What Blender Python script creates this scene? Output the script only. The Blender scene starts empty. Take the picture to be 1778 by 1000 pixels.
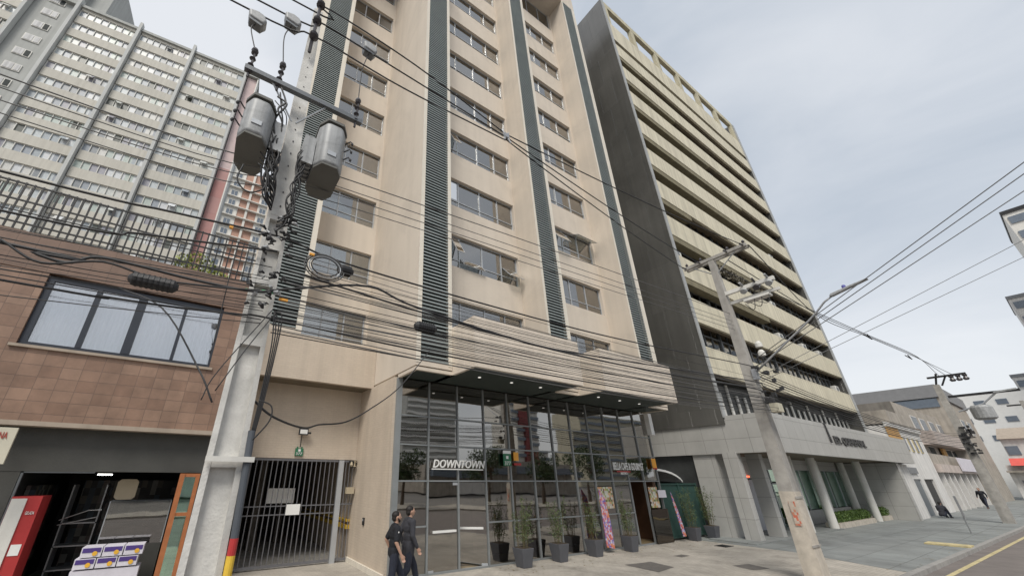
import bpy, bmesh, math, random
from mathutils import Vector, Matrix
R=math.radians
rnd=random.Random(7)
SC=bpy.context.scene
# ------------------------------------------------------------------ camera
def cam_axes(p,r,y):
    fwd=Vector((math.sin(y)*math.cos(p),math.cos(y)*math.cos(p),math.sin(p)))
    right=Vector((math.cos(y),-math.sin(y),0)); up=right.cross(fwd)
    c,s=math.cos(r),math.sin(r)
    return c*right+s*up, -s*right+c*up, fwd
r_,u_,f_=cam_axes(R(23.7),R(0.28),R(31.3))
cd=bpy.data.cameras.new('camera'); cam=bpy.data.objects.new('camera',cd); SC.collection.objects.link(cam)
cam.matrix_world=Matrix(((r_.x,u_.x,-f_.x,0),(r_.y,u_.y,-f_.y,0),(r_.z,u_.z,-f_.z,2.5),(0,0,0,1)))
cd.sensor_width=36; cd.lens=644/1778*36
cd.shift_x=(889-765)/1778; cd.shift_y=(547-500)/1778
cd.clip_start=0.05; cd.clip_end=3000
SC.camera=cam
# ------------------------------------------------------------------ world, sun, exposure
SUN_EL,SUN_AZ=R(52),R(222)      # azimuth measured from +Y clockwise
w=bpy.data.worlds.new('World'); SC.world=w; w.use_nodes=True
nt=w.node_tree; N=nt.nodes; L=nt.links; N.clear()
out=N.new('ShaderNodeOutputWorld'); bg=N.new('ShaderNodeBackground'); bg.inputs[1].default_value=0.11
sky=N.new('ShaderNodeTexSky'); sky.sky_type='NISHITA'; sky.sun_disc=False
sky.sun_elevation=SUN_EL; sky.sun_rotation=SUN_AZ; sky.air_density=1.2; sky.dust_density=2.5
tc=N.new('ShaderNodeTexCoord'); mp=N.new('ShaderNodeMapping'); mp.inputs['Scale'].default_value=(1.0,1.0,2.4)
n1=N.new('ShaderNodeTexNoise'); n1.inputs['Scale'].default_value=1.7; n1.inputs['Detail'].default_value=7; n1.inputs['Roughness'].default_value=.52; n1.inputs['Distortion'].default_value=.6
cr=N.new('ShaderNodeValToRGB'); e=cr.color_ramp.elements
e[0].position=.30; e[0].color=(.54,.59,.655,1); e[1].position=.72; e[1].color=(.81,.83,.86,1)
mul=N.new('ShaderNodeVectorMath'); mul.operation='SCALE'; mul.inputs['Scale'].default_value=6.7
# whiter towards the lower sky
sx=N.new('ShaderNodeSeparateXYZ'); mr=N.new('ShaderNodeMapRange'); mr.inputs['From Min'].default_value=0.0; mr.inputs['From Max'].default_value=.75
mr.inputs['To Min'].default_value=.13; mr.inputs['To Max'].default_value=-.16
add=N.new('ShaderNodeMath'); add.operation='ADD'
# the bright patch of cloud round the hidden sun side
dt=N.new('ShaderNodeVectorMath'); dt.operation='DOT_PRODUCT'; dt.inputs[1].default_value=(-.62,.62,.48)
mr2=N.new('ShaderNodeMapRange'); mr2.inputs['From Min'].default_value=.3; mr2.inputs['From Max'].default_value=1; mr2.inputs['To Min'].default_value=0; mr2.inputs['To Max'].default_value=.42
add2=N.new('ShaderNodeMath'); add2.operation='ADD'
mx=N.new('ShaderNodeMix'); mx.data_type='RGBA'; mx.inputs['Factor'].default_value=.88
L.new(tc.outputs['Generated'],mp.inputs['Vector']); L.new(mp.outputs[0],n1.inputs['Vector'])
L.new(tc.outputs['Generated'],sx.inputs[0]); L.new(sx.outputs['Z'],mr.inputs['Value'])
L.new(tc.outputs['Generated'],dt.inputs[0]); L.new(dt.outputs['Value'],mr2.inputs['Value'])
L.new(n1.outputs['Fac'],add.inputs[0]); L.new(mr.outputs[0],add.inputs[1])
L.new(add.outputs[0],add2.inputs[0]); L.new(mr2.outputs[0],add2.inputs[1]); L.new(add2.outputs[0],cr.inputs[0])
L.new(cr.outputs[0],mul.inputs[0]); L.new(sky.outputs[0],mx.inputs['A']); L.new(mul.outputs[0],mx.inputs['B'])
L.new(mx.outputs['Result'],bg.inputs[0]); L.new(bg.outputs[0],out.inputs[0])
sl=bpy.data.lights.new('sun','SUN'); sl.energy=2.0; sl.angle=R(22); sl.color=(1,.95,.87)
so=bpy.data.objects.new('sun',sl); SC.collection.objects.link(so); so.location=(-20,-30,60)
sd=Vector((math.sin(SUN_AZ)*math.cos(SUN_EL),math.cos(SUN_AZ)*math.cos(SUN_EL),math.sin(SUN_EL)))
so.rotation_euler=sd.to_track_quat('Z','Y').to_euler()
SC.view_settings.view_transform='Standard'; SC.view_settings.look='None'; SC.view_settings.gamma=1; SC.view_settings.exposure=0.55
SC.render.engine='CYCLES'
# ------------------------------------------------------------------ materials
def S(n,k,v):
    if k in n.inputs: n.inputs[k].default_value=v
def newmat(name):
    m=bpy.data.materials.new(name); m.use_nodes=True
    b=m.node_tree.nodes['Principled BSDF']; return m,m.node_tree.nodes,m.node_tree.links,b
def uv_nodes(N,L,flat):
    t=N.new('ShaderNodeTexCoord'); s=N.new('ShaderNodeSeparateXYZ'); c=N.new('ShaderNodeCombineXYZ')
    L.new(t.outputs['Object'],s.inputs[0])
    if flat: L.new(s.outputs[0],c.inputs[0]); L.new(s.outputs[1],c.inputs[1])
    else:
        a=N.new('ShaderNodeMath'); a.operation='ADD'; L.new(s.outputs[0],a.inputs[0]); L.new(s.outputs[1],a.inputs[1])
        L.new(a.outputs[0],c.inputs[0]); L.new(s.outputs[2],c.inputs[1])
    return t,c
def rgba(c,k=1): return (min(c[0]*k,1),min(c[1]*k,1),min(c[2]*k,1),1)
def mat(name,col,rough=.7,metal=0,var=.12,vs=2.0,bump=.15,bs=30,streak=0,spec=None,brick=None,flat=False,rv=.0,stain=0,ss=.35,sx_=3.2):
    """brick=(w,h,mortar,mortar_col,colB,offset)"""
    m,N,L,b=newmat(name); S(b,'Roughness',rough); S(b,'Metallic',metal)
    if spec is not None: S(b,'Specular IOR Level',spec)
    t,c=uv_nodes(N,L,flat)
    n=N.new('ShaderNodeTexNoise'); n.inputs['Scale'].default_value=vs; n.inputs['Detail'].default_value=6; n.inputs['Roughness'].default_value=.62
    L.new(t.outputs['Object'],n.inputs['Vector'])
    r=N.new('ShaderNodeMapRange'); r.inputs['From Min'].default_value=.25; r.inputs['From Max'].default_value=.75
    r.inputs['To Min'].default_value=1-var; r.inputs['To Max'].default_value=1+var; L.new(n.outputs['Fac'],r.inputs['Value'])
    sc=N.new('ShaderNodeVectorMath'); sc.operation='SCALE'
    bumpsrc=None
    if brick:
        w_,h_,mo,mc,cb,off=brick
        k=N.new('ShaderNodeTexBrick'); k.inputs['Scale'].default_value=1; k.inputs['Brick Width'].default_value=w_; k.inputs['Row Height'].default_value=h_
        k.inputs['Mortar Size'].default_value=mo; k.inputs['Mortar Smooth'].default_value=.1; k.offset=off
        k.inputs['Color1'].default_value=rgba(col); k.inputs['Color2'].default_value=rgba(cb); k.inputs['Mortar'].default_value=rgba(mc)
        L.new(c.outputs[0],k.inputs['Vector']); L.new(k.outputs['Color'],sc.inputs[0]); bumpsrc=k.outputs['Fac']
    else: sc.inputs[0].default_value=col[:3]
    L.new(r.outputs[0],sc.inputs['Scale']); last=sc.outputs[0]
    if streak:
        mp=N.new('ShaderNodeMapping'); mp.inputs['Scale'].default_value=(sx_,sx_,.09)
        n2=N.new('ShaderNodeTexNoise'); n2.inputs['Scale'].default_value=1; n2.inputs['Detail'].default_value=5
        L.new(t.outputs['Object'],mp.inputs[0]); L.new(mp.outputs[0],n2.inputs['Vector'])
        r2=N.new('ShaderNodeMapRange'); r2.inputs['From Min'].default_value=.42; r2.inputs['From Max'].default_value=.75; r2.inputs['To Min'].default_value=1; r2.inputs['To Max'].default_value=1-streak
        L.new(n2.outputs['Fac'],r2.inputs['Value'])
        s2=N.new('ShaderNodeVectorMath'); s2.operation='SCALE'; L.new(last,s2.inputs[0]); L.new(r2.outputs[0],s2.inputs['Scale']); last=s2.outputs[0]
    if stain:
        n4=N.new('ShaderNodeTexNoise'); n4.inputs['Scale'].default_value=ss; n4.inputs['Detail'].default_value=9; n4.inputs['Roughness'].default_value=.72; n4.inputs['Distortion'].default_value=.8
        L.new(t.outputs['Object'],n4.inputs['Vector'])
        r4=N.new('ShaderNodeMapRange'); r4.inputs['From Min'].default_value=.48; r4.inputs['From Max'].default_value=.68; r4.inputs['To Min'].default_value=1; r4.inputs['To Max'].default_value=1-stain
        L.new(n4.outputs['Fac'],r4.inputs['Value']); s4=N.new('ShaderNodeVectorMath'); s4.operation='SCALE'; L.new(last,s4.inputs[0]); L.new(r4.outputs[0],s4.inputs['Scale']); last=s4.outputs[0]
    L.new(last,b.inputs['Base Color'])
    if rv:
        r3=N.new('ShaderNodeMapRange'); r3.inputs['To Min'].default_value=max(rough-rv,.02); r3.inputs['To Max'].default_value=min(rough+rv,1); L.new(n.outputs['Fac'],r3.inputs['Value']); L.new(r3.outputs[0],b.inputs['Roughness'])
    if bump:
        n3=N.new('ShaderNodeTexNoise'); n3.inputs['Scale'].default_value=bs; n3.inputs['Detail'].default_value=4; L.new(t.outputs['Object'],n3.inputs['Vector'])
        bp=N.new('ShaderNodeBump'); bp.inputs['Strength'].default_value=bump; bp.inputs['Distance'].default_value=.01; L.new(n3.outputs['Fac'],bp.inputs['Height'])
        if bumpsrc is not None:
            bp2=N.new('ShaderNodeBump'); bp2.invert=True; bp2.inputs['Strength'].default_value=.6; bp2.inputs['Distance'].default_value=.008
            L.new(bumpsrc,bp2.inputs['Height']); L.new(bp.outputs[0],bp2.inputs['Normal']); L.new(bp2.outputs[0],b.inputs['Normal'])
        else: L.new(bp.outputs[0],b.inputs['Normal'])
    return m
def glassmat(name,tint=(.5,.56,.6),refl=.42,dark=(.012,.014,.016),see=True,wob=.02):
    m,N,L,b=newmat(name); N.remove(b); o=[x for x in N if x.type=='OUTPUT_MATERIAL'][0]
    g=N.new('ShaderNodeBsdfGlossy'); g.inputs['Roughness'].default_value=.02; g.inputs['Color'].default_value=rgba(tint)
    t=N.new('ShaderNodeBsdfTransparent' if see else 'ShaderNodeBsdfDiffuse'); t.inputs[0].default_value=rgba(dark)
    mx=N.new('ShaderNodeMixShader'); lw=N.new('ShaderNodeLayerWeight'); lw.inputs['Blend'].default_value=.35
    r=N.new('ShaderNodeMapRange'); r.inputs['To Min'].default_value=refl; r.inputs['To Max'].default_value=1; L.new(lw.outputs['Fresnel'],r.inputs['Value'])
    L.new(r.outputs[0],mx.inputs[0]); L.new(t.outputs[0],mx.inputs[1]); L.new(g.outputs[0],mx.inputs[2]); L.new(mx.outputs[0],o.inputs[0])
    tc=N.new('ShaderNodeTexCoord'); n=N.new('ShaderNodeTexNoise'); n.inputs['Scale'].default_value=1.3; n.inputs['Detail'].default_value=1
    bp=N.new('ShaderNodeBump'); bp.inputs['Strength'].default_value=wob*4; bp.inputs['Distance'].default_value=.05
    L.new(tc.outputs['Object'],n.inputs['Vector']); L.new(n.outputs['Fac'],bp.inputs['Height']); L.new(bp.outputs[0],g.inputs['Normal'])
    return m
def emis(name,col,s):
    m,N,L,b=newmat(name); S(b,'Base Color',rgba(col)); S(b,'Emission Color',rgba(col)); S(b,'Emission Strength',s); return m
def cellmat(name,cols,w_,h_,rough=.35,zoff=0.):
    """random flat colour per pane cell"""
    m,N,L,b=newmat(name); S(b,'Roughness',rough)
    t,c=uv_nodes(N,L,False); v=N.new('ShaderNodeVectorMath'); v.operation='DIVIDE'; v.inputs[1].default_value=(w_,h_,1); L.new(c.outputs[0],v.inputs[0])
    f=N.new('ShaderNodeVectorMath'); f.operation='FLOOR'; L.new(v.outputs[0],f.inputs[0])
    wn=N.new('ShaderNodeTexWhiteNoise'); wn.noise_dimensions='2D'; L.new(f.outputs[0],wn.inputs['Vector'])
    cr=N.new('ShaderNodeValToRGB'); cr.color_ramp.interpolation='CONSTANT'
    for i,cc in enumerate(cols):
        e=cr.color_ramp.elements[i] if i<2 else cr.color_ramp.elements.new(i/len(cols))
        e.position=i/len(cols); e.color=rgba(cc)
    L.new(wn.outputs['Value'],cr.inputs[0])
    n=N.new('ShaderNodeTexNoise'); n.inputs['Scale'].default_value=5; L.new(t.outputs['Object'],n.inputs['Vector'])
    r=N.new('ShaderNodeMapRange'); r.inputs['To Min'].default_value=.7; r.inputs['To Max'].default_value=1.25; L.new(n.outputs['Fac'],r.inputs['Value'])
    s=N.new('ShaderNodeVectorMath'); s.operation='SCALE'; L.new(cr.outputs[0],s.inputs[0]); L.new(r.outputs[0],s.inputs['Scale']); L.new(s.outputs[0],b.inputs['Base Color'])
    return m
M={}
M['beige']=mat('beige_render',(.62,.55,.465),.75,var=.06,vs=.35,streak=.07,sx_=3.5,bump=.15,stain=.12,ss=.35)
M['beige_tile']=mat('beige_small_tile',(.58,.495,.40),.6,var=.06,vs=.7,streak=.10,sx_=4,stain=.08,brick=(.20,.075,.004,(.50,.42,.335),(.555,.47,.38),.5))
M['pale']=mat('pale_edge_render',(.70,.65,.56),.7,var=.05,streak=.15)
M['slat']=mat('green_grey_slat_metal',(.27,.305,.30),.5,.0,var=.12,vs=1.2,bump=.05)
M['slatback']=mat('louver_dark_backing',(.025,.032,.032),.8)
M['soffit']=mat('dark_green_soffit',(.028,.042,.036),.55,var=.25,vs=.8)
M['alu']=mat('grey_aluminium',(.42,.44,.46),.4,.3,var=.06)
M['aludark']=mat('dark_aluminium',(.14,.15,.16),.4,.3,var=.06)
M['glassA']=glassmat('window_glass',(.84,.82,.79),.34,(.55,.6,.6),wob=.01)
M['shopglass']=glassmat('tinted_shop_glass',(.92,.90,.87),.33,(.45,.42,.36),wob=.008)
M['curtain']=mat('pale_curtain',(.62,.62,.62),.9,var=.1,vs=6,streak=.35)
M['curtain2']=mat('tan_curtain',(.42,.33,.24),.9,var=.1,vs=6,streak=.3)
M['curtain3']=mat('purple_curtain',(.10,.06,.11),.9,var=.1,vs=6,streak=.3)
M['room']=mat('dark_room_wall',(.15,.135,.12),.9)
M['lobbywall']=mat('lobby_wood',(.11,.055,.03),.5,var=.3,vs=1.5)
M['lobbyfloor']=mat('lobby_floor',(.30,.23,.13),.35,var=.15,brick=(.6,.6,.008,(.15,.12,.08),(.26,.20,.12),0),flat=True)
M['white']=mat('white_paint',(.78,.78,.76),.5,var=.05)
M['offwhite']=mat('off_white_paint',(.66,.65,.61),.65,var=.1,streak=.2)
M['cream']=mat('cream_band_paint',(.66,.61,.47),.7,var=.08,vs=.6,streak=.28,sx_=4,stain=.12,brick=(1.25,9,.012,(.42,.39,.30),(.62,.57,.435),0))
M['darkwall']=mat('dark_polished_panel',(.11,.108,.10),.22,.0,var=.25,vs=.22,spec=.8,bump=.05,rv=.08,streak=.2,stain=.2,ss=.2,brick=(1.2,2.9,.006,(.07,.07,.065),(.088,.087,.08),.5))
M['edge']=mat('pale_slab_edge',(.34,.35,.35),.6)
M['brown']=mat('brown_soffit',(.17,.14,.10),.8,var=.15)
M['oliveb']=mat('olive_sunshade',(.20,.175,.11),.8,var=.2,streak=.2)
M['darkint']=mat('dark_recess',(.035,.038,.038),.6,var=.3,vs=3)
M['panel']=mat('grey_stone_panel',(.43,.425,.405),.45,var=.08,vs=1.2,brick=(1.0,.86,.012,(.27,.265,.25),(.405,.40,.38),0),streak=.08)
M['panelm']=mat('grey_metal_door',(.40,.41,.44),.45,.1,var=.05)
M['greenglass']=glassmat('green_shopfront_glass',(.74,.96,.86),.52,(.50,.75,.62),wob=.01)
M['teal']=mat('green_mesh_fence',(.022,.062,.052),.7,var=.25,vs=5)
M['terra']=mat('terracotta_tile',(.29,.185,.13),.5,var=.26,vs=1.6,stain=.2,ss=.8,brick=(.36,.27,.006,(.16,.105,.08),(.215,.13,.09),.0),streak=.12)
M['terraband']=mat('brown_cornice_tile',(.20,.125,.09),.55,var=.15,brick=(.38,.30,.005,(.12,.08,.06),(.175,.11,.08),0),streak=.2)
M['trimbeige']=mat('tan_trim',(.36,.30,.24),.7,streak=.2)
M['shopdark']=mat('shop_dark_fascia',(.055,.055,.05),.6,var=.25,vs=1.2)
M['iron']=mat('black_iron',(.02,.02,.022),.5,.2)
M['winframe']=mat('navy_window_frame',(.025,.03,.042),.4)
M['sheer']=mat('white_sheer_curtain',(.92,.93,.95),.9,var=.03,vs=4,streak=.35)
M['concrete']=mat('pole_concrete',(.62,.61,.58),.85,var=.18,vs=5,bump=.5,bs=40,streak=.3)
M['concdirty']=mat('weathered_concrete',(.36,.345,.32),.9,var=.25,vs=3,bump=.5,bs=30,streak=.35)
M['concpink']=mat('painted_pole_base',(.52,.47,.40),.8,var=.2,vs=4,bump=.4,streak=.2)
M['cable']=mat('black_cable_rubber',(.028,.028,.03),.6,bump=0)
M['cablegrey']=mat('grey_cable',(.13,.13,.13),.6,bump=0)
M['trafo']=mat('grey_transformer_paint',(.38,.39,.395),.55,.1,var=.15,vs=5,streak=.35,sx_=9,stain=.3,ss=4)
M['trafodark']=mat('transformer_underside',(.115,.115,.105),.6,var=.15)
M['galv']=mat('galvanised_steel',(.38,.39,.40),.4,.6,var=.12)
M['gatem']=mat('gate_grey_paint',(.13,.13,.14),.5,var=.15)
M['crownm']=mat('weathered_crown',(.50,.46,.33),.8,var=.15,streak=.3)
M['frameg']=mat('grey_glazing_bars',(.25,.265,.27),.45,.2,var=.1)
M['torn']=cellmat('torn_poster_print',[(.50,.42,.35),(.55,.16,.10),(.50,.45,.38),(.48,.40,.33),(.52,.24,.16)],.05,.07,.8)
M['canopy']=mat('canopy_small_tile',(.70,.62,.525),.6,var=.05,vs=.7,streak=.12,sx_=4,brick=(.20,.075,.005,(.56,.48,.40),(.67,.59,.495),.5))
M['darkred']=mat('dark_red_stripe',(.22,.05,.05),.7)
M['sidegrey']=mat('stained_side_wall',(.20,.185,.165),.9,var=.25,vs=.6,streak=.3,stain=.3,ss=.3)
M['ceram']=mat('dark_insulator',(.05,.045,.05),.35)
M['orange']=mat('orange_tape',(.75,.35,.05),.6)
M['greenp']=mat('green_tape',(.10,.35,.16),.6)
M['pvc']=mat('dark_grey_conduit',(.075,.085,.10),.5,var=.1)
M['red']=mat('red_paint',(.42,.035,.035),.45)
M['yellow']=mat('yellow_paint',(.70,.46,.05),.7,var=.2,vs=6)
M['yellowc']=mat('worn_yellow_paint',(.52,.44,.24),.8,var=.35,vs=5,stain=.35,ss=2)
M['pave']=mat('pink_beige_paving',(.42,.385,.335),.85,var=.2,vs=.8,stain=.32,ss=.55,brick=(.22,.11,.006,(.31,.285,.25),(.375,.345,.30),.5),flat=True,bump=.3,bs=18)
M['paveg']=mat('grey_forecourt_slab',(.235,.25,.245),.8,var=.2,vs=.7,stain=.3,ss=.3,brick=(1.1,1.1,.012,(.15,.155,.15),(.215,.225,.22),0),flat=True,bump=.25)
M['asph']=mat('asphalt',(.165,.145,.135),.9,var=.2,vs=1.5,bump=.6,bs=60,flat=True)
M['kerb']=mat('kerb_concrete',(.30,.29,.275),.85,var=.2,vs=3,brick=(1.0,1.0,.01,(.16,.155,.15),(.27,.26,.25),0),flat=True)
M['patch']=mat('dark_tar_patch',(.12,.11,.10),.9,var=.25,vs=6)
M['ground']=mat('city_ground',(.16,.15,.14),.9,var=.2,vs=.1)
M['soil']=mat('potting_soil',(.05,.035,.022),.95)
M['pot']=mat('charcoal_planter',(.085,.088,.10),.55,var=.12,vs=4)
M['stem']=mat('plant_stem',(.12,.10,.05),.8)
M['bark']=mat('tree_bark',(.10,.075,.055),.9,var=.3,vs=8,bump=.6)
def leafmat(name,a,b_):
    m,N,L,b=newmat(name); S(b,'Roughness',.6)
    g=N.new('ShaderNodeNewGeometry'); cr=N.new('ShaderNodeValToRGB'); cr.color_ramp.elements[0].color=rgba(a); cr.color_ramp.elements[1].color=rgba(b_)
    L.new(g.outputs['Random Per Island'],cr.inputs[0]); L.new(cr.outputs[0],b.inputs['Base Color']); S(b,'Subsurface Weight',.0)
    return m
M['leafp']=leafmat('planter_leaves',(.035,.06,.02),(.13,.17,.06))
M['leafh']=leafmat('hedge_leaves',(.03,.07,.012),(.12,.19,.035))
M['leaft']=leafmat('tree_leaves',(.015,.035,.01),(.06,.10,.03))
M['leafy']=leafmat('yellow_green_leaves',(.12,.16,.02),(.30,.34,.06))
M['skin']=mat('skin',(.48,.29,.21),.55,var=.05,bump=.05)
M['black']=mat('black_cloth',(.014,.015,.020),.85,var=.3,vs=9,bump=.6,bs=14)
M['charcoal']=mat('charcoal_cloth',(.040,.041,.050),.85,var=.3,vs=9,bump=.6,bs=14)
M['hair']=mat('black_hair',(.012,.009,.008),.6,bump=.4,bs=80)
M['jean']=mat('dark_trousers',(.022,.026,.042),.85,var=.3,vs=9,bump=.6,bs=14)
M['tan']=mat('tan_board',(.40,.34,.24),.7)
M['wood']=mat('orange_varnished_wood',(.36,.13,.05),.4,var=.2,vs=4)
M['purple']=mat('purple_print',(.07,.04,.20),.5)
M['cardw']=mat('white_carton',(.62,.60,.66),.6)
M['yel2']=mat('yellow_print',(.75,.42,.04),.5)
M['olive']=mat('apartment_band',(.52,.50,.445),.8,var=.08,vs=.3,streak=.15)
M['dgrey']=mat('apartment_grey',(.38,.39,.375),.8,var=.1,vs=.3,streak=.15)
M['dpil']=mat('apartment_pilaster',(.50,.51,.50),.8,var=.06,vs=.5,streak=.15)
M['redw']=mat('muted_red_render',(.42,.25,.235),.8,var=.06,vs=.3,streak=.06,brick=(50,2.7,.02,(.33,.18,.17),(.41,.21,.195),0))
M['pinkw']=mat('pink_render',(.55,.44,.43),.8)
M['dwin']=cellmat('apartment_panes',[(.44,.48,.50),(.30,.34,.37),(.26,.29,.33),(.52,.52,.50),(.20,.22,.24),(.38,.44,.41),(.55,.57,.59),(.28,.28,.32),(.50,.52,.50),(.07,.08,.07)],.85,2.7)
M['ewhite']=mat('e_white_render',(.72,.70,.65),.8,var=.08,streak=.15)
M['eor']=mat('e_terracotta_render',(.48,.29,.22),.8,var=.08)
M['ewin']=mat('e_window_glass',(.15,.18,.22),.2)
M['grey2']=mat('mid_grey_cladding',(.22,.225,.235),.6,var=.1)
M['brick2']=mat('old_stained_render',(.38,.345,.30),.85,var=.25,vs=1,streak=.35)
M['pinkb']=mat('pink_balcony',(.52,.45,.41),.8,streak=.3)
M['awred']=mat('red_awning',(.62,.10,.08),.6)
M['whiteb']=mat('white_building_render',(.68,.665,.64),.8,var=.1,streak=.25)
M['orangew']=mat('ochre_render',(.50,.29,.10),.8,var=.1,streak=.2)
M['carp']=mat('car_paint_slate',(.10,.13,.16),.3,.3)
M['tyre']=mat('tyre_rubber',(.02,.02,.02),.8)
M['stair']=mat('pale_rear_block',(.50,.47,.37),.8,streak=.2)
M['tentw']=mat('white_canvas',(.72,.73,.72),.7)
M['lampw']=emis('lit_tube',(1,.98,.92),6)
M['spot']=emis('small_downlight',(1,.97,.9),.45)
M['redl']=emis('red_led',(1,.12,.05),2)
M['flagp']=cellmat('banner_print',[(.45,.10,.14),(.16,.12,.38),(.50,.48,.60),(.62,.22,.10),(.22,.16,.42),(.55,.35,.40)],.055,.06,.6)
M['poster']=cellmat('poster_print',[(.55,.55,.5),(.50,.25,.12),(.28,.32,.12),(.50,.47,.40),(.15,.10,.08),(.55,.35,.2)],.07,.08,.5)
M['shelf']=cellmat('shelf_goods',[(.03,.03,.03),(.10,.09,.07),(.02,.02,.02),(.16,.13,.12),(.05,.07,.09),(.20,.20,.18),(.02,.02,.02)],.13,.2,.5)
M['sign']=mat('aged_sign_board',(.55,.52,.42),.6,var=.12)
M['signred']=mat('sign_red_letters',(.40,.07,.05),.6,bump=0)
M['signblue']=mat('sign_blue_letters',(.10,.10,.35),.6,bump=0)
M['letdark']=mat('dark_metal_letters',(.045,.045,.045),.5,bump=0)
M['greens']=mat('green_plaque',(.03,.16,.08),.5,bump=0)
# ------------------------------------------------------------------ mesh builder
ORG={}
def link(o): SC.collection.objects.link(o); return o
def tag(o,label=None,cat=None,group=None,kind=None):
    for k,v in (('label',label),('category',cat),('group',group),('kind',kind)):
        if v: o[k]=v
    return o
def thing(name,label,cat,loc=(0,0,0),rz=0,group=None):
    o=link(bpy.data.objects.new(name,None)); o.location=loc; o.rotation_euler=(0,0,rz); o.empty_display_size=.2
    ORG[o.name]=Vector(loc) if not rz else Vector((0,0,0)); return tag(o,label,cat,group)
class MB:
    def __init__(s): s.v=[];s.f=[];s.m=[];s.cur=0
    def add(s,vs,fs):
        n=len(s.v); s.v+=[tuple(v) for v in vs]; s.f+=[tuple(i+n for i in f) for f in fs]; s.m+=[s.cur]*len(fs); return s
    def box(s,x0,x1,y0,y1,z0,z1,m=None):
        if m is not None: s.cur=m
        return s.add([(x0,y0,z0),(x1,y0,z0),(x1,y1,z0),(x0,y1,z0),(x0,y0,z1),(x1,y0,z1),(x1,y1,z1),(x0,y1,z1)],
          [(0,3,2,1),(4,5,6,7),(0,1,5,4),(1,2,6,5),(2,3,7,6),(3,0,4,7)])
    def taper(s,c0,w0,d0,c1,w1,d1,m=None):
        if m is not None: s.cur=m
        vs=[]
        for c,w_,d in ((c0,w0,d0),(c1,w1,d1)): vs+=[(c[0]-w_/2,c[1]-d/2,c[2]),(c[0]+w_/2,c[1]-d/2,c[2]),(c[0]+w_/2,c[1]+d/2,c[2]),(c[0]-w_/2,c[1]+d/2,c[2])]
        return s.add(vs,[(0,3,2,1),(4,5,6,7),(0,1,5,4),(1,2,6,5),(2,3,7,6),(3,0,4,7)])
    def prism(s,poly,axis,a,b,m=None):
        if m is not None: s.cur=m
        n=len(poly)
        def P(p,t): return {'y':(p[0],t,p[1]),'z':(p[0],p[1],t),'x':(t,p[0],p[1])}[axis]
        return s.add([P(p,a) for p in poly]+[P(p,b) for p in poly],[tuple(range(n)),tuple(range(2*n-1,n-1,-1))]+[(i,i+n,(i+1)%n+n,(i+1)%n) for i in range(n)])
    def tube(s,pts,r,n=6,m=None):
        if m is not None: s.cur=m
        pts=[Vector(p) for p in pts]; k=len(pts); rs=r if isinstance(r,(list,tuple)) else [r]*k
        vs=[]; ref=None
        for i,p in enumerate(pts):
            d=(pts[min(i+1,k-1)]-pts[max(i-1,0)]); d=d.normalized() if d.length>1e-9 else Vector((0,0,1))
            if ref is None: ref=Vector((0,0,1)) if abs(d.z)<.9 else Vector((1,0,0))
            a=ref-d*ref.dot(d); a=a.normalized() if a.length>1e-6 else d.orthogonal().normalized(); ref=a; b=d.cross(a)
            vs+=[p+rs[i]*(math.cos(2*math.pi*j/n)*a+math.sin(2*math.pi*j/n)*b) for j in range(n)]
        fs=[(i*n+j,i*n+(j+1)%n,(i+1)*n+(j+1)%n,(i+1)*n+j) for i in range(k-1) for j in range(n)]
        fs+=[tuple(range(n-1,-1,-1)),tuple(range((k-1)*n,k*n))]
        return s.add(vs,fs)
    def lathe(s,c,prof,n=16,m=None):
        if m is not None: s.cur=m
        vs=[(c[0]+r*math.cos(2*math.pi*j/n),c[1]+r*math.sin(2*math.pi*j/n),c[2]+z) for r,z in prof for j in range(n)]; k=len(prof)
        fs=[(i*n+j,i*n+(j+1)%n,(i+1)*n+(j+1)%n,(i+1)*n+j) for i in range(k-1) for j in range(n)]
        fs+=[tuple(range(n-1,-1,-1)),tuple(range((k-1)*n,k*n))]
        return s.add(vs,fs)
    def build(s,name,mats,parent=None,loc=None,smooth=False,local=False):
        if not isinstance(mats,(list,tuple)): mats=[mats]
        if parent is not None: org=ORG.get(parent.name,Vector((0,0,0)))
        else:
            if loc is None:
                xs=[v[0] for v in s.v];ys=[v[1] for v in s.v];zs=[v[2] for v in s.v]
                loc=((min(xs)+max(xs))/2,(min(ys)+max(ys))/2,min(zs))
            org=Vector(loc)
        if local: org=Vector((0,0,0))
        me=bpy.data.meshes.new(name); me.from_pydata([(v[0]-org[0],v[1]-org[1],v[2]-org[2]) for v in s.v],[],s.f)
        for m_ in mats: me.materials.append(M[m_] if isinstance(m_,str) else m_)
        me.polygons.foreach_set('material_index',s.m)
        if smooth: me.polygons.foreach_set('use_smooth',[True]*len(me.polygons))
        me.update(); o=link(bpy.data.objects.new(name,me))
        if parent is not None: o.parent=parent; ORG[o.name]=org
        else: o.location=loc; ORG[o.name]=Vector(loc)
        return o
def struct(mb,name,m,loc=(0,0,0)): return tag(mb.build(name,m,loc=loc),kind='structure')
def bevel(o,w_=.01,seg=2):
    b=o.modifiers.new('bevel','BEVEL'); b.width=w_; b.segments=seg; b.limit_method='ANGLE'; b.angle_limit=R(40); return o
def copy_tree(o,parent=None):
    c=o.copy(); link(c)
    if parent: c.parent=parent
    for ch in list(o.children): copy_tree(ch,c)
    return c
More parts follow.
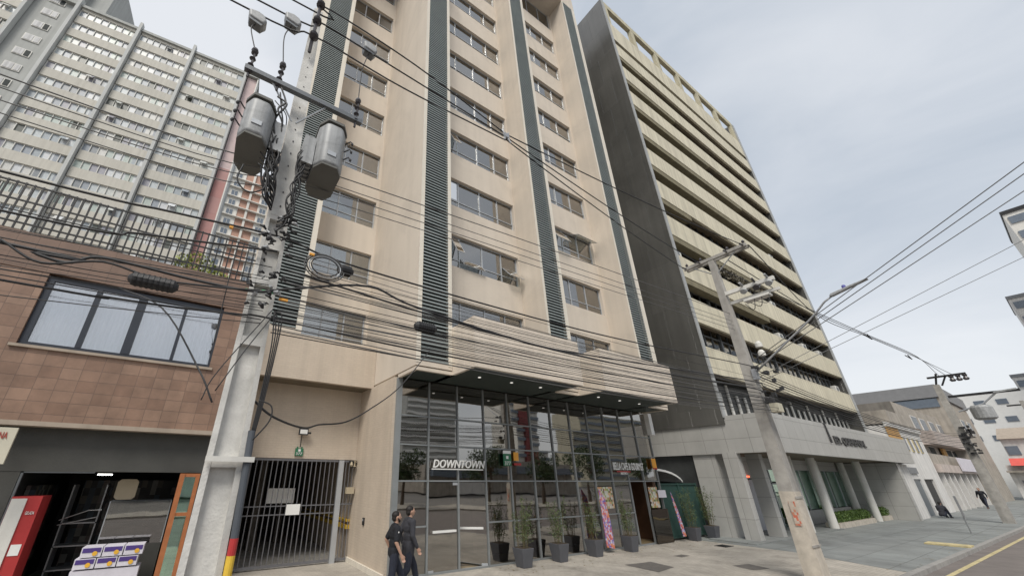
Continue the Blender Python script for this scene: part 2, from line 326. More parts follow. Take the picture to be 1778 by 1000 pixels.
def text_mb(txt,x,y,z,h,width=None,depth=.02,shear=0,bold=0):
    cu=bpy.data.curves.new('t','FONT'); cu.body=txt; cu.size=1; cu.extrude=.0; cu.shear=shear; cu.offset=bold; cu.resolution_u=3
    o=link(bpy.data.objects.new('t',cu)); dg=bpy.context.evaluated_depsgraph_get(); me=bpy.data.meshes.new_from_object(o.evaluated_get(dg))
    vs=[v.co.copy() for v in me.vertices]; fs=[tuple(p.vertices) for p in me.polygons]
    bpy.data.objects.remove(o); bpy.data.curves.remove(cu); bpy.data.meshes.remove(me)
    x0=min(v.x for v in vs); x1=max(v.x for v in vs); z0=min(v.y for v in vs); z1=max(v.y for v in vs)
    kz=h/(z1-z0); kx=(width/(x1-x0)) if width else kz
    mb=MB(); n=len(vs)
    P=[((v.x-x0)*kx+x,(v.y-z0)*kz+z) for v in vs]
    mb.add([(a,y,b) for a,b in P]+[(a,y+depth,b) for a,b in P],fs+[tuple(i+n for i in reversed(f)) for f in fs])
    # side walls
    cnt={}
    for f in fs:
        for i in range(len(f)):
            a,b=f[i],f[(i+1)%len(f)]; k=(min(a,b),max(a,b)); cnt[k]=cnt.get(k,0)+1
    sides=[(a,b,b+n,a+n) for (a,b),c in cnt.items() if c==1]
    mb.add([(a,y,b) for a,b in P]+[(a,y+depth,b) for a,b in P],sides)
    return mb
def leaves(mb,c,rad,n,size,seed=0,shell=.5,flat=1.0):
    rr=random.Random(seed)
    for i in range(n):
        while True:
            p=Vector((rr.uniform(-1,1),rr.uniform(-1,1),rr.uniform(-1,1)))
            if p.length<=1 and p.length>shell*rr.random(): break
        q=Vector(c)+Vector((p.x*rad[0],p.y*rad[1],p.z*rad[2]))
        d=Vector((rr.uniform(-1,1),rr.uniform(-1,1),rr.uniform(-.6,.8)*flat)).normalized(); t=d.orthogonal().normalized()
        t.rotate(Matrix.Rotation(rr.uniform(0,6.28),3,d)); b=d.cross(t); s_=size*rr.uniform(.6,1.3)
        mb.add([q-t*s_*.5,q+b*s_*.28,q+t*s_*.5,q-b*s_*.28],[(0,1,2,3)])
    return mb
# ------------------------------------------------------------------ ground, road, pavement
KY=lambda x:4.16-.0175*x
struct(MB().add([(-1500,-1500,-.20),(1500,-1500,-.20),(1500,1500,-.20),(-1500,1500,-.20)],[(0,1,2,3)]),'ground','ground')
struct(MB().add([(-60,-9.5,-.125),(130,-9.5,-.125),(130,KY(130),-.125),(-60,KY(-60),-.125)],[(0,1,2,3)]),'road','asph')
g=MB()
g.add([(-60,KY(-60)-.0,-.2),(130,KY(130),-.2),(130,KY(130)+.16,-.2),(-60,KY(-60)+.16,-.2),(-60,KY(-60),.004),(130,KY(130),.004),(130,KY(130)+.16,.004),(-60,KY(-60)+.16,.004)],[(4,5,6,7),(0,1,5,4),(2,3,7,6)])
struct(g,'kerb','kerb')
struct(MB().add([(-60,KY(-60)+.16,0),(20,KY(20)+.16,0),(20,40,0),(-60,40,0)],[(0,1,2,3)]),'pavement','pave')
struct(MB().add([(20.001,KY(20)+.16,0),(130,KY(130)+.16,0),(130,40,0),(20.001,40,0)],[(0,1,2,3)]),'pavement','paveg')
struct(MB().add([(18.7,KY(18.7)+.17,.004),(20.4,KY(20)+.17,.004),(21.3,8.75,.004),(20.7,8.75,.004)],[(0,1,2,3)]),'forecourt','paveg')
struct(MB().add([(18.0,-26,-.0),(18,-26,0),(-60,-26,0)],[(0,1,2)]),'far_pavement','pave')
bpy.data.objects.remove(bpy.data.objects['far_pavement'])
g=MB(); g.box(-60,130,-14,-9.5,-.2,0); struct(g,'far_pavement','pave')
yl=MB(); yl.add([(-60,KY(-60)-.45,-.119),(130,KY(130)-.45,-.119),(130,KY(130)-.33,-.119),(-60,KY(-60)-.33,-.119)],[(0,1,2,3)])
tag(yl.build('road_marking','yellowc',loc=(35,3.0,-.12)),kind='structure')
tag(MB().box(27.5,28.3,KY(28)+.1,5.0,.0,.05).build('painted_strip','yellowc'),'worn yellow painted strip crossing the grey pavement to the kerb','pavement mark')
tag(MB().add([(12.25,7.75,.005),(13.35,7.9,.005),(13.5,8.75,.005),(12.3,8.9,.005)],[(0,1,2,3)]).build('pavement_patch','patch'),'square dark tar patch in the beige pavement before the planters','pavement patch')
tag(MB().add([(15.0,6.45,.005),(15.75,6.3,.005),(15.95,6.95,.005),(15.2,7.1,.005)],[(0,1,2,3)]).build('pavement_patch','patch'),'round-cornered dark cover in the beige pavement nearest the patched middle pole','pavement patch')
tag(MB().add([(15.2,8.65,.005),(15.75,8.65,.005),(15.75,8.95,.005),(15.2,8.95,.005)],[(0,1,2,3)]).build('pavement_patch','patch'),'smallest dark cover in the beige pavement, near the glass corner','pavement patch')
# ------------------------------------------------------------------ hotel building (beige with louvred fins)
HX=thing('hotel_building','tall beige hotel with green louvred fins above a dark glass lobby','building',(11.7,9.6,0))
FL=3.085; Z0=7.35                       # sill level series: window z = 8.8-1.5 .. 8.8 etc
ZT=37.2
b=MB()
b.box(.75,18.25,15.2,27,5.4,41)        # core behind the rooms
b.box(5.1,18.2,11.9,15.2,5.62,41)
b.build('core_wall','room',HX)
b=MB(); b.box(.55,18.35,9.55,15.0,ZT,42); b.box(.55,18.35,14.95,27.1,ZT,42.4); b.box(18.3,18.45,11.0,27.1,0,ZT); b.box(.45,.55,13.0,27,3.6,ZT)
b.build('crown_wall','beige',HX)
fins=[(.55,2.12,12.8,7.05,.86,1.92),(4.95,6.25,9.55,5.60,5.10,6.10),(10.83,12.12,9.55,5.60,10.95,11.92),(16.86,18.32,9.55,5.60,16.98,17.98)]
for i,(x0,x1,y0,z0,s0,s1) in enumerate(fins):
    b=MB(); yb=14.25 if i<2 else 10.85
    # front frame around a louvre slot 0.12 deep
    b.box(x0,s0,y0,yb,z0,ZT); b.box(s1,x1,y0,yb,z0,ZT); b.box(s0,s1,y0+.16,yb,z0,ZT); b.box(s0,s1,y0,y0+.16,z0,z0+.16)
    if i==1: b.box(x0+.3,x1,10.9,14.9,z0,ZT)
    b.build('fin','beige',HX)
    c=MB(); c.box(x0-.003,s0,y0-.012,y0,z0+.1,ZT); c.box(s1,x1+.003,y0-.012,y0,z0+.1,ZT)
    c.build('fin_edge','pale',HX)
    sl=MB(); z=z0+.2
    while z<ZT-.05:
        sl.add([(s0,y0-.02,z-.02),(s1,y0-.02,z-.02),(s1,y0+.035,z+.03),(s0,y0+.035,z+.03),(s0,y0-.02,z+.028),(s1,y0-.02,z+.028),(s1,y0+.035,z+.045),(s0,y0+.035,z+.045)],
         [(0,3,2,1),(4,5,6,7),(0,1,5,4),(1,2,6,5),(2,3,7,6),(3,0,4,7)]); z+=.132
    ls=sl.build('louver_screen','slat',HX)
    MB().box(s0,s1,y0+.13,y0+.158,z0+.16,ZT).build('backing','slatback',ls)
# window walls
def window(par,x0,x1,y,z0,z1,muls,trans=None,kind=0,glass='glassA',fr='alu',ft=.045,room=True):
    f=MB(); f.box(x0,x1,y-.03,y+.03,z0,z0+ft); f.box(x0,x1,y-.03,y+.03,z1-ft,z1); f.box(x0,x0+ft,y-.03,y+.03,z0+ft,z1-ft); f.box(x1-ft,x1,y-.03,y+.03,z0+ft,z1-ft)
    for m_ in muls: f.box(m_-ft*.6,m_+ft*.6,y-.032,y+.032,z0+ft,z1-ft)
    if trans: f.box(x0+ft,x1-ft,y-.028,y+.028,z0+trans-.02,z0+trans+.02)
    o=f.build('window',fr,par)
    MB().box(x0+ft,x1-ft,y+.004,y+.012,z0+ft,z1-ft).build('pane',glass,o)
    if kind:
        c=MB(); xs=[x0]+list(muls)+[x1]; mt={1:'curtain',2:'curtain2',3:'curtain3'}[kind]
        pick=[i for i in range(len(xs)-1) if rnd.random()<.62] or [1]
        for i in pick:
            a,b_=xs[i]+.02,xs[i+1]-.02; a+=rnd.uniform(0,.35)*(b_-a); n=max(6,int((b_-a)/.07)); zz0=z0+.02
            vs=[];fs=[]
            for k in range(n+1):
                xx=a+(b_-a)*k/n; yy=y+.13+.03*math.sin(k*1.9)
                vs+=[(xx,yy,zz0),(xx,yy,z1-.02)]
            fs=[(2*k,2*k+2,2*k+3,2*k+1) for k in range(n)]; c.add(vs,fs)
        c.build('curtain',mt,o)
    return o
bays=[(2.12,4.95,14.1,2.28,4.83,[3.05,3.95],0),(6.25,10.83,10.8,7.05,10.78,[7.55,8.75,9.83],1),(12.12,16.86,10.8,12.95,16.72,[13.3,14.35,15.55],2)]
for (bx0,bx1,by,wx0,wx1,mu,bi) in bays:
    b=MB(); zlast=5.6 if bi else 7.05
    for k in range(10):
        zt=8.84+k*FL*(1 if bi else .985); zb=zt-1.56
        if bi==2 and k==9: zt=ZT-.01
        if zt>ZT: break
        b.box(bx0,bx1,by,by+.25,zlast,zb); b.box(bx0,wx0,by,by+.25,zb,zt); b.box(wx1,bx1,by,by+.25,zb,zt); zlast=zt
        kd=1 if rnd.random()<.5 else 0
        if bi==2 and k==4: kd=3
        if bi==2 and k==1: kd=2
        if bi==1 and k==1: kd=1
        window(HX,wx0,wx1,by+.16,zb,zt,mu,.42,kd)
    if zlast<ZT-.02: b.box(bx0,bx1,by,by+.25,zlast,ZT)
    b.build('window_wall','beige',HX)
# opened sashes
def sash(x0,x1,y,z0,z1,ang,par=HX):
    dz=z1-z0; a=R(ang); b=MB(); o_=[]
    def P(x,t): return (x,y-math.sin(a)*t,z1-math.cos(a)*t)
    for (xa,xb,ta,tb) in ((x0,x1,0,.04),(x0,x1,dz-.04,dz),(x0,x0+.04,.04,dz-.04),(x1-.04,x1,.04,dz-.04)):
        p=[P(xa,ta),P(xb,ta),P(xb,tb),P(xa,tb)]; q=[(v[0],v[1]+.03,v[2]) for v in p]
        b.add(p+q,[(0,1,2,3),(7,6,5,4),(0,4,5,1),(1,5,6,2),(2,6,7,3),(3,7,4,0)])
    s_=b.build('opened_sash','alu',par)
    g=MB(); p=[P(x0+.04,.04),P(x1-.04,.04),P(x1-.04,dz-.04),P(x0+.04,dz-.04)]; g.add(p,[(0,1,2,3)]); g.build('pane','glassA',s_)
sash(7.1,7.5,10.93,10.75,11.85,28); sash(7.6,8.7,10.93,10.4,10.9,35); sash(9.9,10.7,10.93,10.4,11.2,40)
sash(13.35,14.3,10.93,13.7,14.9,30); sash(15.0,16.6,10.93,14.3,14.95,62); sash(7.1,7.5,10.93,16.9,18.0,25); sash(7.1,7.5,10.93,13.9,14.9,0)
# balcony-like canopies over the lobby
for (x0,x1) in ((6.26,10.92),(12.13,16.9)):
    c=MB(); c.box(x0,x1,8.35,8.53,5.5,7.05); c.box(x0,x0+.18,8.53,10.78,5.5,7.05); c.box(x1-.18,x1,8.53,10.78,5.5,7.05)
    o=c.build('canopy','canopy',HX)
    MB().box(x0+.1,x1-.1,8.45,9.66,5.47,5.498).build('soffit','soffit',o)
    d_=MB(); d_.box(x0,x1,8.35,8.45,5.46,5.5); d_.box(x0,x0+.1,8.45,9.56,5.46,5.5); d_.box(x1-.1,x1,8.45,9.56,5.46,5.5); d_.build('drip_edge','beige',o)
    for k in range(3):
        l=MB(); l.lathe((x0+.9+k*1.35,9.35,5.455),[(.05,0),(.05,.015)],14); l.build('downlight','spot',o)
b=MB(); b.box(5.05,18.22,9.66,10.81,5.50,5.56); b.build('lobby_soffit','soffit',HX)
b=MB(); b.box(4.95,5.05,9.56,10.76,5.46,5.56); b.box(5.05,6.26,9.56,9.66,5.46,5.56); b.box(10.92,12.13,9.56,9.66,5.46,5.56); b.box(16.9,18.32,9.56,9.66,5.46,5.56); b.box(18.22,18.32,9.66,10.81,5.46,5.56); b.build('ledge','beige',HX)
# garage header
b=MB(); b.box(.55,4.94,12.8,12.98,5.48,7.05); b.build('garage_header','beige_tile',HX)
b=MB(); b.box(.55,4.94,12.98,13.83,5.50,5.62); b.build('header_soffit','brown',HX)
b=MB(); b.box(.55,4.94,13.83,14.1,3.08,5.5); b.box(4.86,5.02,10.84,24,0,5.5,0); b.box(.45,1.1,12.98,24,0,5.5); b.build('garage_wall','beige_tile',HX)
b=MB(); b.box(4.80,4.86,10.86,13.8,0,.14); b.build('wall_skirting','pale',HX)
b=MB(); b.box(5.02,18.3,26.8,27,0,5.5); b.build('rear_wall','room',HX)
# garage interior
b=MB(); b.box(1.1,4.86,23.8,24,0,3.6); b.box(1.1,4.86,14.1,24,3.1,3.3); b.box(1.12,1.2,14.2,23.8,.01,3.1); b.box(3.4,3.6,19,19.3,0,3.1); b.box(2.2,2.5,17.5,17.8,0,3.1)
b.build('garage_lining','room',HX)
b=MB(); b.box(4.74,4.86,13.9,23,.92,1.04,0); b.box(4.74,4.86,13.9,23,1.14,1.2,0); b.build('guard_rail','yellow',HX)
b=MB(); b.box(2.3,3.2,15.2,15.24,1.68,2.15); b.build('hanging_notice','white',HX)
# lobby glazing
GY=10.82
fr=MB(); xs=[5.02+1.118*k for k in range(13)]
for k,x in enumerate(xs):
    fr.box(x-.022,x+.022,GY-.05,GY+.05,0,5.46)
fr.box(4.94,5.12,GY-.08,GY+.08,0,5.46)
for k in range(12):
    for z in (1.21,2.42,3.45,4.32):
        if z==1.21 and k in(1,2,10,11): continue
        fr.box(xs[k]+.03,xs[k+1]-.03,GY-.04,GY+.04,z-.022,z+.022)
    fr.box(xs[k]+.03,xs[k+1]-.03,GY-.04,GY+.04,0,.05)
fo=fr.build('lobby_frame','frameg',HX)
for k in range(12):
    rows=[(.05,1.18),(1.24,2.39),(2.45,3.42),(3.48,4.29),(4.35,5.46)]
    if k in(1,2,10,11): rows=rows[2:]
    g=MB()
    for a,b_ in rows:
        tx=rnd.uniform(-.004,.004); ty=rnd.uniform(-.006,.006)
        x0,x1=xs[k]+.03,xs[k+1]-.03
        g.add([(x0,GY-tx,a),(x1,GY+tx,a),(x1,GY+tx+ty,b_),(x0,GY-tx+ty,b_)],[(0,1,2,3)])
    g.build('glass_panel','shopglass',HX)
def door(x0,x1,ang,side,hz=1.25):
    """side 1 hinges at x1"""
    hx=x1 if side else x0; sgn=-1 if side else 1; a=R(ang); W=x1-x0
    def P(t,z,off=0): return (hx+sgn*math.cos(a)*t+ -sgn*0*off, GY+math.sin(a)*t+off, z)
    def slab(t0,t1,z0,z1,o0,o1):
        return [P(t0,z0,o0),P(t1,z0,o0),P(t1,z0,o1),P(t0,z0,o1),P(t0,z1,o0),P(t1,z1,o0),P(t1,z1,o1),P(t0,z1,o1)],[(0,3,2,1),(4,5,6,7),(0,1,5,4),(1,2,6,5),(2,3,7,6),(3,0,4,7)]
    d=MB().add(*slab(.01,W-.01,.03,2.38,0,.012)).build('door','shopglass',HX)
    MB().add(*slab(.15,W-.12,1.02,1.08,-.07,-.03)).build('push_bar','white',d)
    MB().add(*slab(.02,.2,.02,.1,-.02,.03)).add(*slab(W-.2,W-.02,2.3,2.38,-.02,.03)).build('patch_fitting','alu',d)
door(xs[1]+.03,xs[2],0,0); door(xs[2],xs[3]-.03,32,1)
door(xs[10]+.03,xs[11],55,0); 
b=MB(); b.box(5.03,18.3,GY+.1,18,.0,.02); b.build('lobby_floor','lobbyfloor',HX)
b=MB(); b.box(5.03,18.3,16,16.2,0,5.4); b.box(9.0,9.15,12.5,16,0,2.7); b.box(13.5,13.65,12,16,0,2.7); b.box(5.03,18.3,12.2,16,2.75,2.95); b.box(18.1,18.3,GY+.1,16,0,5.4)
b.build('lobby_wall','lobbywall',HX)
for (x,y,w_,h_) in ((9.4,12.3,2.6,1.05),(12.2,12.8,1.2,.9),(14.2,12.2,2.2,1.1)):
    c=MB(); c.box(x,x+w_,y,y+.6,0.02,h_-.05,0); c.box(x-.04,x+w_+.04,y-.05,y+.65,h_-.05,h_,1)
    for k in range(5): c.lathe((x+.2+k*w_/5.5,y+.25,h_),[(.04,0),(.05,.12),(.03,.22)],10,2 if k%2 else 1)
    tag(c.build('bar_counter',['lobbywall','tan','orange']),('long','short','right-hand')[int(x>9.5)+int(x>13)]+' wooden bar counter with jars behind the lobby glass','counter')
for i,x in enumerate((7.0,9.9,10.9,12.6,15.2)):
    c=MB(); c.tube([(x,12.6,2.75),(x,12.6,2.35)],.008,5,0); c.lathe((x,12.6,2.18),[(.1,0),(.11,.04),(.03,.18)],14,1)
    tag(c.build('pendant_lamp',['iron','tan']),'small tan pendant lamp hanging inside the lobby glass','pendant lamp','pendant lamps in the lobby')
# signs on the glass
t=text_mb('DOWNTOWN',6.27,GY-.12,2.80,.24,2.02,.03,shear=.25,bold=.012)
t.box(6.22,8.2,GY-.12,GY-.10,2.745,2.775)
tag(t.build('shop_sign','white'),'white slanted lettering reading DOWNTOWN over the glass double door','sign')
t=text_mb('BELLA CAFE & GOURMET',15.15,GY-.12,2.86,.30,2.15,.02,bold=.01); 
t2=text_mb('BISTRO',15.6,GY-.12,2.68,.09,.45,.02); n=len(t.v)
t.cur=1; t.box(15.35,16.3,GY-.10,GY-.09,2.77,2.82); t.cur=0; t.add(t2.v,t2.f)
tag(t.build('shop_sign',['white','red']),'white condensed lettering with red underline on the far end of the lobby glass','sign')
b=MB(); b.box(9.1,9.45,GY-.13,GY-.11,2.9,3.3,0); b.lathe((9.27,GY-.135,3.1),[(.001,0),(.001,.001)],8,1); b.box(9.1,9.45,GY-.13,GY-.11,3.3,3.4,1)
t=text_mb('377',9.14,GY-.145,2.93,.12,.27,.012); b.cur=1; b.add(t.v,t.f)
b.box(9.22,9.32,GY-.14,GY-.131,3.13,3.23,1)
tag(b.build('number_plaque',['greens','white']),'green plaque with white number on the lobby glass right of the white lettering','plaque')
b=MB(); b.box(9.58,9.80,GY-.13,GY-.11,3.08,3.36,0); b.box(9.58,9.9,GY-.13,GY-.11,2.93,3.0,1)
tag(b.build('notice_sticker',['orange','red']),'orange sticker over a red strip beside the green plaque','sticker')
b=MB(); b.box(18.02,18.34,GY-.13,GY-.11,2.92,3.38,0); b.box(18.02,18.34,GY-.14,GY-.131,2.92,2.98,1)
tag(b.build('notice_sticker',['orange','red']),'orange poster high at the far right edge of the lobby glass','sticker')
b=MB(); b.box(2.72,2.98,13.78,13.82,3.16,3.40,0); b.box(2.76,2.80,13.78,13.82,3.40,3.45,0); b.box(2.90,2.94,13.78,13.82,3.40,3.45,0)
t=text_mb('377',2.75,13.765,3.19,.08,.2,.012); b.cur=1; b.add(t.v,t.f); b.box(2.81,2.89,13.77,13.779,3.3,3.37,1)
tag(b.build('number_plaque',['greens','white']),'small green number plaque on the beige wall above the gate','plaque')
b=MB(); b.box(2.72,3.02,13.6,13.68,3.82,4.02,0); b.box(2.75,2.99,13.592,13.60,3.85,3.99,1); b.box(3.02,3.12,13.62,13.66,3.86,3.92,0); b.box(2.83,2.9,13.68,13.83,3.88,3.96,0)
b.box(2.855,2.875,13.81,13.828,3.45,3.84,0)
tag(b.build('floodlight',['iron','white']),'small square floodlight on the beige wall above the garage gate','floodlight')
# gate
b=MB(); b.box(1.1,4.86,13.9,23.8,.004,.012); b.build('garage_floor','concdirty',HX)
GT=thing('metal_gate','grey barred metal gate across the garage entrance','gate',(3,13.8,0))
b=MB(); 
for x in [1.15+.155*k for k in range(21)]: b.box(x-.012,x+.012,13.79,13.815,.08,3.04)
b.box(1.12,4.22,13.785,13.82,.05,.12); b.box(1.12,4.22,13.785,13.82,3.0,3.06); b.box(1.12,4.22,13.787,13.818,1.42,1.45); b.box(1.12,4.22,13.787,13.818,1.66,1.69)
b.build('gate_leaf','gatem',GT)
b=MB(); b.box(4.25,4.42,13.74,13.86,0,3.06); b.build('gate_post','alu',GT)
b=MB()
for x in (4.52,4.64,4.76): b.box(x-.012,x+.012,13.79,13.815,.08,3.04)
b.box(4.42,4.84,13.785,13.82,.05,.12); b.box(4.42,4.84,13.785,13.82,1.66,1.70); b.box(4.42,4.84,13.785,13.82,3.0,3.06); b.build('side_panel','gatem',GT)
tag(MB().box(2.70,3.12,13.74,13.765,1.42,1.72).build('notice_board','white'),'blank white sheet tied to the middle of the garage gate','notice')
tag(MB().box(4.55,4.82,13.6,13.75,2.0,2.2).build('meter_box','tan'),'small tan box beside the gate post','meter box')
b=MB(); b.lathe((4.76,13.6,2.86),[(.07,0),(.02,.02),(.02,.1),(.06,.2)],12,0); b.lathe((4.64,13.6,2.86),[(.03,0),(.06,.05),(.02,.16)],12,0); b.box(4.6,4.84,13.62,13.78,3.02,3.04,1); b.box(4.68,4.73,13.58,13.62,3.0,3.03,1)
tag(b.build('gate_lamp',['tan','iron']),'pair of little tan lamps above the right end of the gate','lamp')
t=thing('intercom','small dark intercom box on the beige wall edge by the garage gate','intercom',(4.85,12.6,1.2))
MB().box(4.82,4.86,12.5,12.62,1.15,1.35).build('case','iron',t); MB().box(4.812,4.82,12.53,12.59,1.26,1.32).build('button_plate','alu',t)
# ------------------------------------------------------------------ left brown tiled building
LB=thing('shop_building','brown tiled low building with iron roof railing above a dark shop','building',(-5,12,0))
LY=12.0
b=MB(); wx0,wx1,wz0,wz1=-4.15,-.28,5.3,7.1
b.box(-16,wx0,LY,LY+.3,3.62,7.15,0); b.box(wx1,.42,LY,LY+.3,3.62,7.15,0); b.box(wx0,wx1,LY,LY+.3,3.62,wz0,0); b.box(.36,.42,LY+.3,26,3.62,7.15,0)
b.build('tiled_wall','terra',LB)
MB().box(-16,.44,LY-.02,LY+.3,7.15,8.12).build('cornice','terraband',LB)
MB().box(-16,.43,LY-.05,LY+.3,3.52,3.62).build('string_course','trimbeige',LB)
b=MB(); b.box(-16,.36,LY+.3,26,7.3,7.6); b.box(-16,.36,26,26.2,0,8); b.box(-4.4,0,LY+2.5,LY+2.6,4,7.3); b.box(-16,.36,LY+.3,LY+2.6,3.62,4.0); b.build('roof_slab','room',LB)
b=MB(); b.box(wx0,wx1,LY+.06,LY+.16,wz0,wz0+.09); b.box(wx0,wx1,LY+.06,LY+.16,wz1-.12,wz1); b.box(wx0,wx0+.13,LY+.06,LY+.16,wz0+.09,wz1-.12); b.box(wx1-.06,wx1,LY+.06,LY+.16,wz0+.09,wz1-.12)
for x,wd in ((-3.12,.05),(-2.2,.09),(-1.2,.035)): b.box(x-wd,x+wd,LY+.05,LY+.17,wz0+.09,wz1-.12)
o=b.build('window','winframe',LB)
MB().box(wx0+.13,wx1-.06,LY+.1,LY+.11,wz0+.09,wz1-.12).build('pane',glassmat('clear_window_glass',(.97,.97,.97),.30,(.97,.98,1),wob=.005),o)
c=MB(); n=150; vs=[]
for k in range(n+1):
    x=wx0+.15+(wx1-wx0-.25)*k/n; y=LY+.24+.025*math.sin(k*1.5)+.01*math.sin(k*.37); vs+=[(x,y,wz0+.05),(x,y,wz1-.05)]
c.add(vs,[(2*k,2*k+2,2*k+3,2*k+1) for k in range(n)]); c.build('curtain','sheer',o)
MB().box(wx0-.1,wx1+.08,LY-.06,LY+.06,wz0-.07,wz0-.005).build('window_sill','trimbeige',LB)
b=MB(); z0,z1=8.12,9.52
for z in (8.35,8.98,9.48): b.box(-16,.35,LY+.04,LY+.08,z-.018,z+.018)
x=-9.0
while x<.35: b.box(x-.018,x+.018,LY+.045,LY+.075,z0,z1); x+=.166
b.build('roof_railing','iron',LB)
b=MB(); b.box(-16,.4,LY-.01+.3,LY+.42,2.6,3.52,0); b.box(-9,-3.25,LY+.3,LY+.42,0,2.6,0); b.box(.12,.4,LY+.3,LY+.5,0,2.6,0); b.build('shop_fascia','shopdark',LB)
b=MB(); b.box(-3.3,.2,17,17.2,0,3.4); b.box(-3.4,-3.3,LY+.4,17,0,3.4); b.box(.2,.3,LY+.4,17,0,3.4); b.box(-3.4,.3,LY+.42,17,3.2,3.4); b.build('shop_lining','darkint',LB)
b=MB(); b.box(-2.6,-.1,15.2,15.6,0,2.4); o=tag(b.build('shelf_rack','shelf'),'wide rack of goods along the back of the dark shop','shelf')
b=MB(); b.box(-.9,-.55,13.9,14.3,1.3,1.75); tag(b.build('cardboard_box','tan'),'tan cardboard box on the display case at the back','box')
b=MB(); b.box(-3.28,-3.1,13.2,15.0,.0,2.3); tag(b.build('shelf_rack','shelf'),'side rack of goods behind the drinks fridge','shelf')
b=MB(); b.box(-3.24,-3.2,LY+.3,LY+.36,0,2.6); b.box(-3.24,-2.0,LY+.3,LY+.36,2.57,2.6); b.build('shop_frame','aludark',LB)
b=MB(); b.box(-3.9,-3.33,LY-.55,LY-.5,2.72,3.42,0)
import itertools
cx,cz=-3.93,2.62
for i,ch in enumerate('A MODERNA'):
    pass
t=text_mb('MODERNA',-3.88,LY-.565,3.20,.13,.44,.012); b.cur=1; b.add(t.v,t.f)
t=text_mb('LANCHES',-3.88,LY-.565,3.0,.10,.36,.012); b.cur=2; b.add(t.v,t.f)
b.box(-3.88,-3.42,LY-.56,LY-.551,2.82,2.84,1); b.box(-3.88,-3.5,LY-.56,LY-.551,2.88,2.9,1); b.box(-3.7,-3.66,LY-.5,LY+.0,3.3,3.34,3)
tag(b.build('hanging_sign',['sign','signred','signblue','iron']),'cream hanging sign with red and blue lettering at the shop corner','sign')
# things in the shop
b=MB(); b.box(-3.05,-2.35,12.35,13.0,.02,2.1,0); b.box(-3.05,-2.75,12.32,12.35,.1,2.05,1)
fr_=thing('drinks_fridge','tall red and white drinks fridge at the shop entrance','fridge',(-2.9,12.2,0))
b=MB(); b.box(-3.2,-2.72,12.25,12.9,.02,2.1); b.build('cabinet','red',fr_)
b=MB(); b.box(-3.19,-2.95,12.22,12.25,.15,2.06); b.build('door','offwhite',fr_)
t=text_mb('GELADA',-2.9,12.235,1.75,.06,.14,.01); t.box(-2.92,-2.76,12.238,12.248,1.0,1.2); t.build('lettering','white',fr_)
for r in range(2):
    for k in range(3):
        bx=thing('carton','','carton',(-1.55+.37*k,12.1,0.92-.2*r if r==0 else .72))
        x0=-1.72+.37*k-(.06*r); z0=.90-.21*r
        b=MB(); b.box(x0,x0+.35,12.0,12.45,z0,z0+.19,0); bx.location=(0,0,0); ORG[bx.name]=Vector((0,0,0))
        b.build('box','cardw',bx); MB().box(x0+.02,x0+.33,11.993,12.0,z0+.09,z0+.175).build('printed_band','purple',bx)
        l=MB(); l.prism([(x0+.24+.045*math.cos(a*math.pi/5),z0+.07+.045*math.sin(a*math.pi/5)) for a in range(10)],'y',11.985,11.992); l.build('printed_fruit','yel2',bx)
        pos=('left','middle','right')[k]; row=('upper','lower')[r]
        tag(bx,'white and purple printed carton, %s one of the %s row of the stack'%(pos,row),'carton','cartons stacked in the shop entrance')
b=MB(); b.box(-1.8,-.62,12.02,12.5,.0,.66); tag(b.build('crate_stack','cardw'),'plain white box carrying the stack of printed cartons','box')
b=MB(); b.box(-1.62,-.35,12.9,13.5,0,1.0,0); b.box(-1.6,-.36,12.95,13.45,1.04,1.06,1); b.box(-1.6,-.36,12.95,13.45,1.45,1.465,1)
for x in (-1.62,-.37): b.box(x,x+.02,12.9,13.5,1,1.95,1)
b.box(-1.6,-.37,12.9,12.91,1,1.95,2); b.box(-1.6,-.37,12.92,13.48,1.93,1.95,1)
tag(b.build('display_case',['shopdark','alu','glassA']),'glass counter display case inside the dark shop','display case')
b=MB(); b.prism([(-1.6+.08,1.98),(-1.22,1.98),(-1.16,2.04),(-1.16,2.38),(-1.22,2.44),(-1.52,2.44),(-1.58,2.38),(-1.58,2.04)],'y',12.9,12.93); tag(b.build('wall_board','tan'),'tan rounded board hanging in the shop above the display case','board')
b=MB(); b.box(-2.08,-1.80,13.2,13.3,2.53,2.56); tag(b.build('ceiling_lamp','lampw'),'lit tube lamp on the shop ceiling','lamp')
dr=thing('wooden_door','open orange wooden framed glass door at the right of the shop','door',(-.2,12,0))
b=MB(); b.box(-.30,-.19,12.1,12.2,0,2.58); b.box(.05,.14,12.1,12.2,0,2.58); b.box(-.19,.05,12.12,12.18,1.62,1.70); b.box(-.19,.05,12.12,12.18,2.5,2.58); b.build('frame','wood',dr)
MB().box(-.19,.05,12.14,12.15,0,2.5).build('pane','greenglass',dr)
b=MB(); b.box(-.19,.1,12.5,12.9,0,2.4); tag(b.build('shelf_rack','shelf'),'crowded goods rack behind the orange door glass','shelf')
b=MB()
for z in (.4,.9,1.4): b.box(-2.6,-1.9,14,14.5,z,z+.03)
b.tube([(-2.5,13.2,1.55),(-2.0,13.1,1.75),(-1.75,13.1,1.75)],.01,5); b.tube([(-2.5,13.2,1.45),(-1.8,13.1,1.6)],.01,5)
b.box(-2.6,-2.57,14,14.5,0,2.3); b.box(-1.93,-1.9,14,14.5,0,2.3)
tag(b.build('wire_rack','galv'),'thin metal rack in the dark left half of the shop','rack')
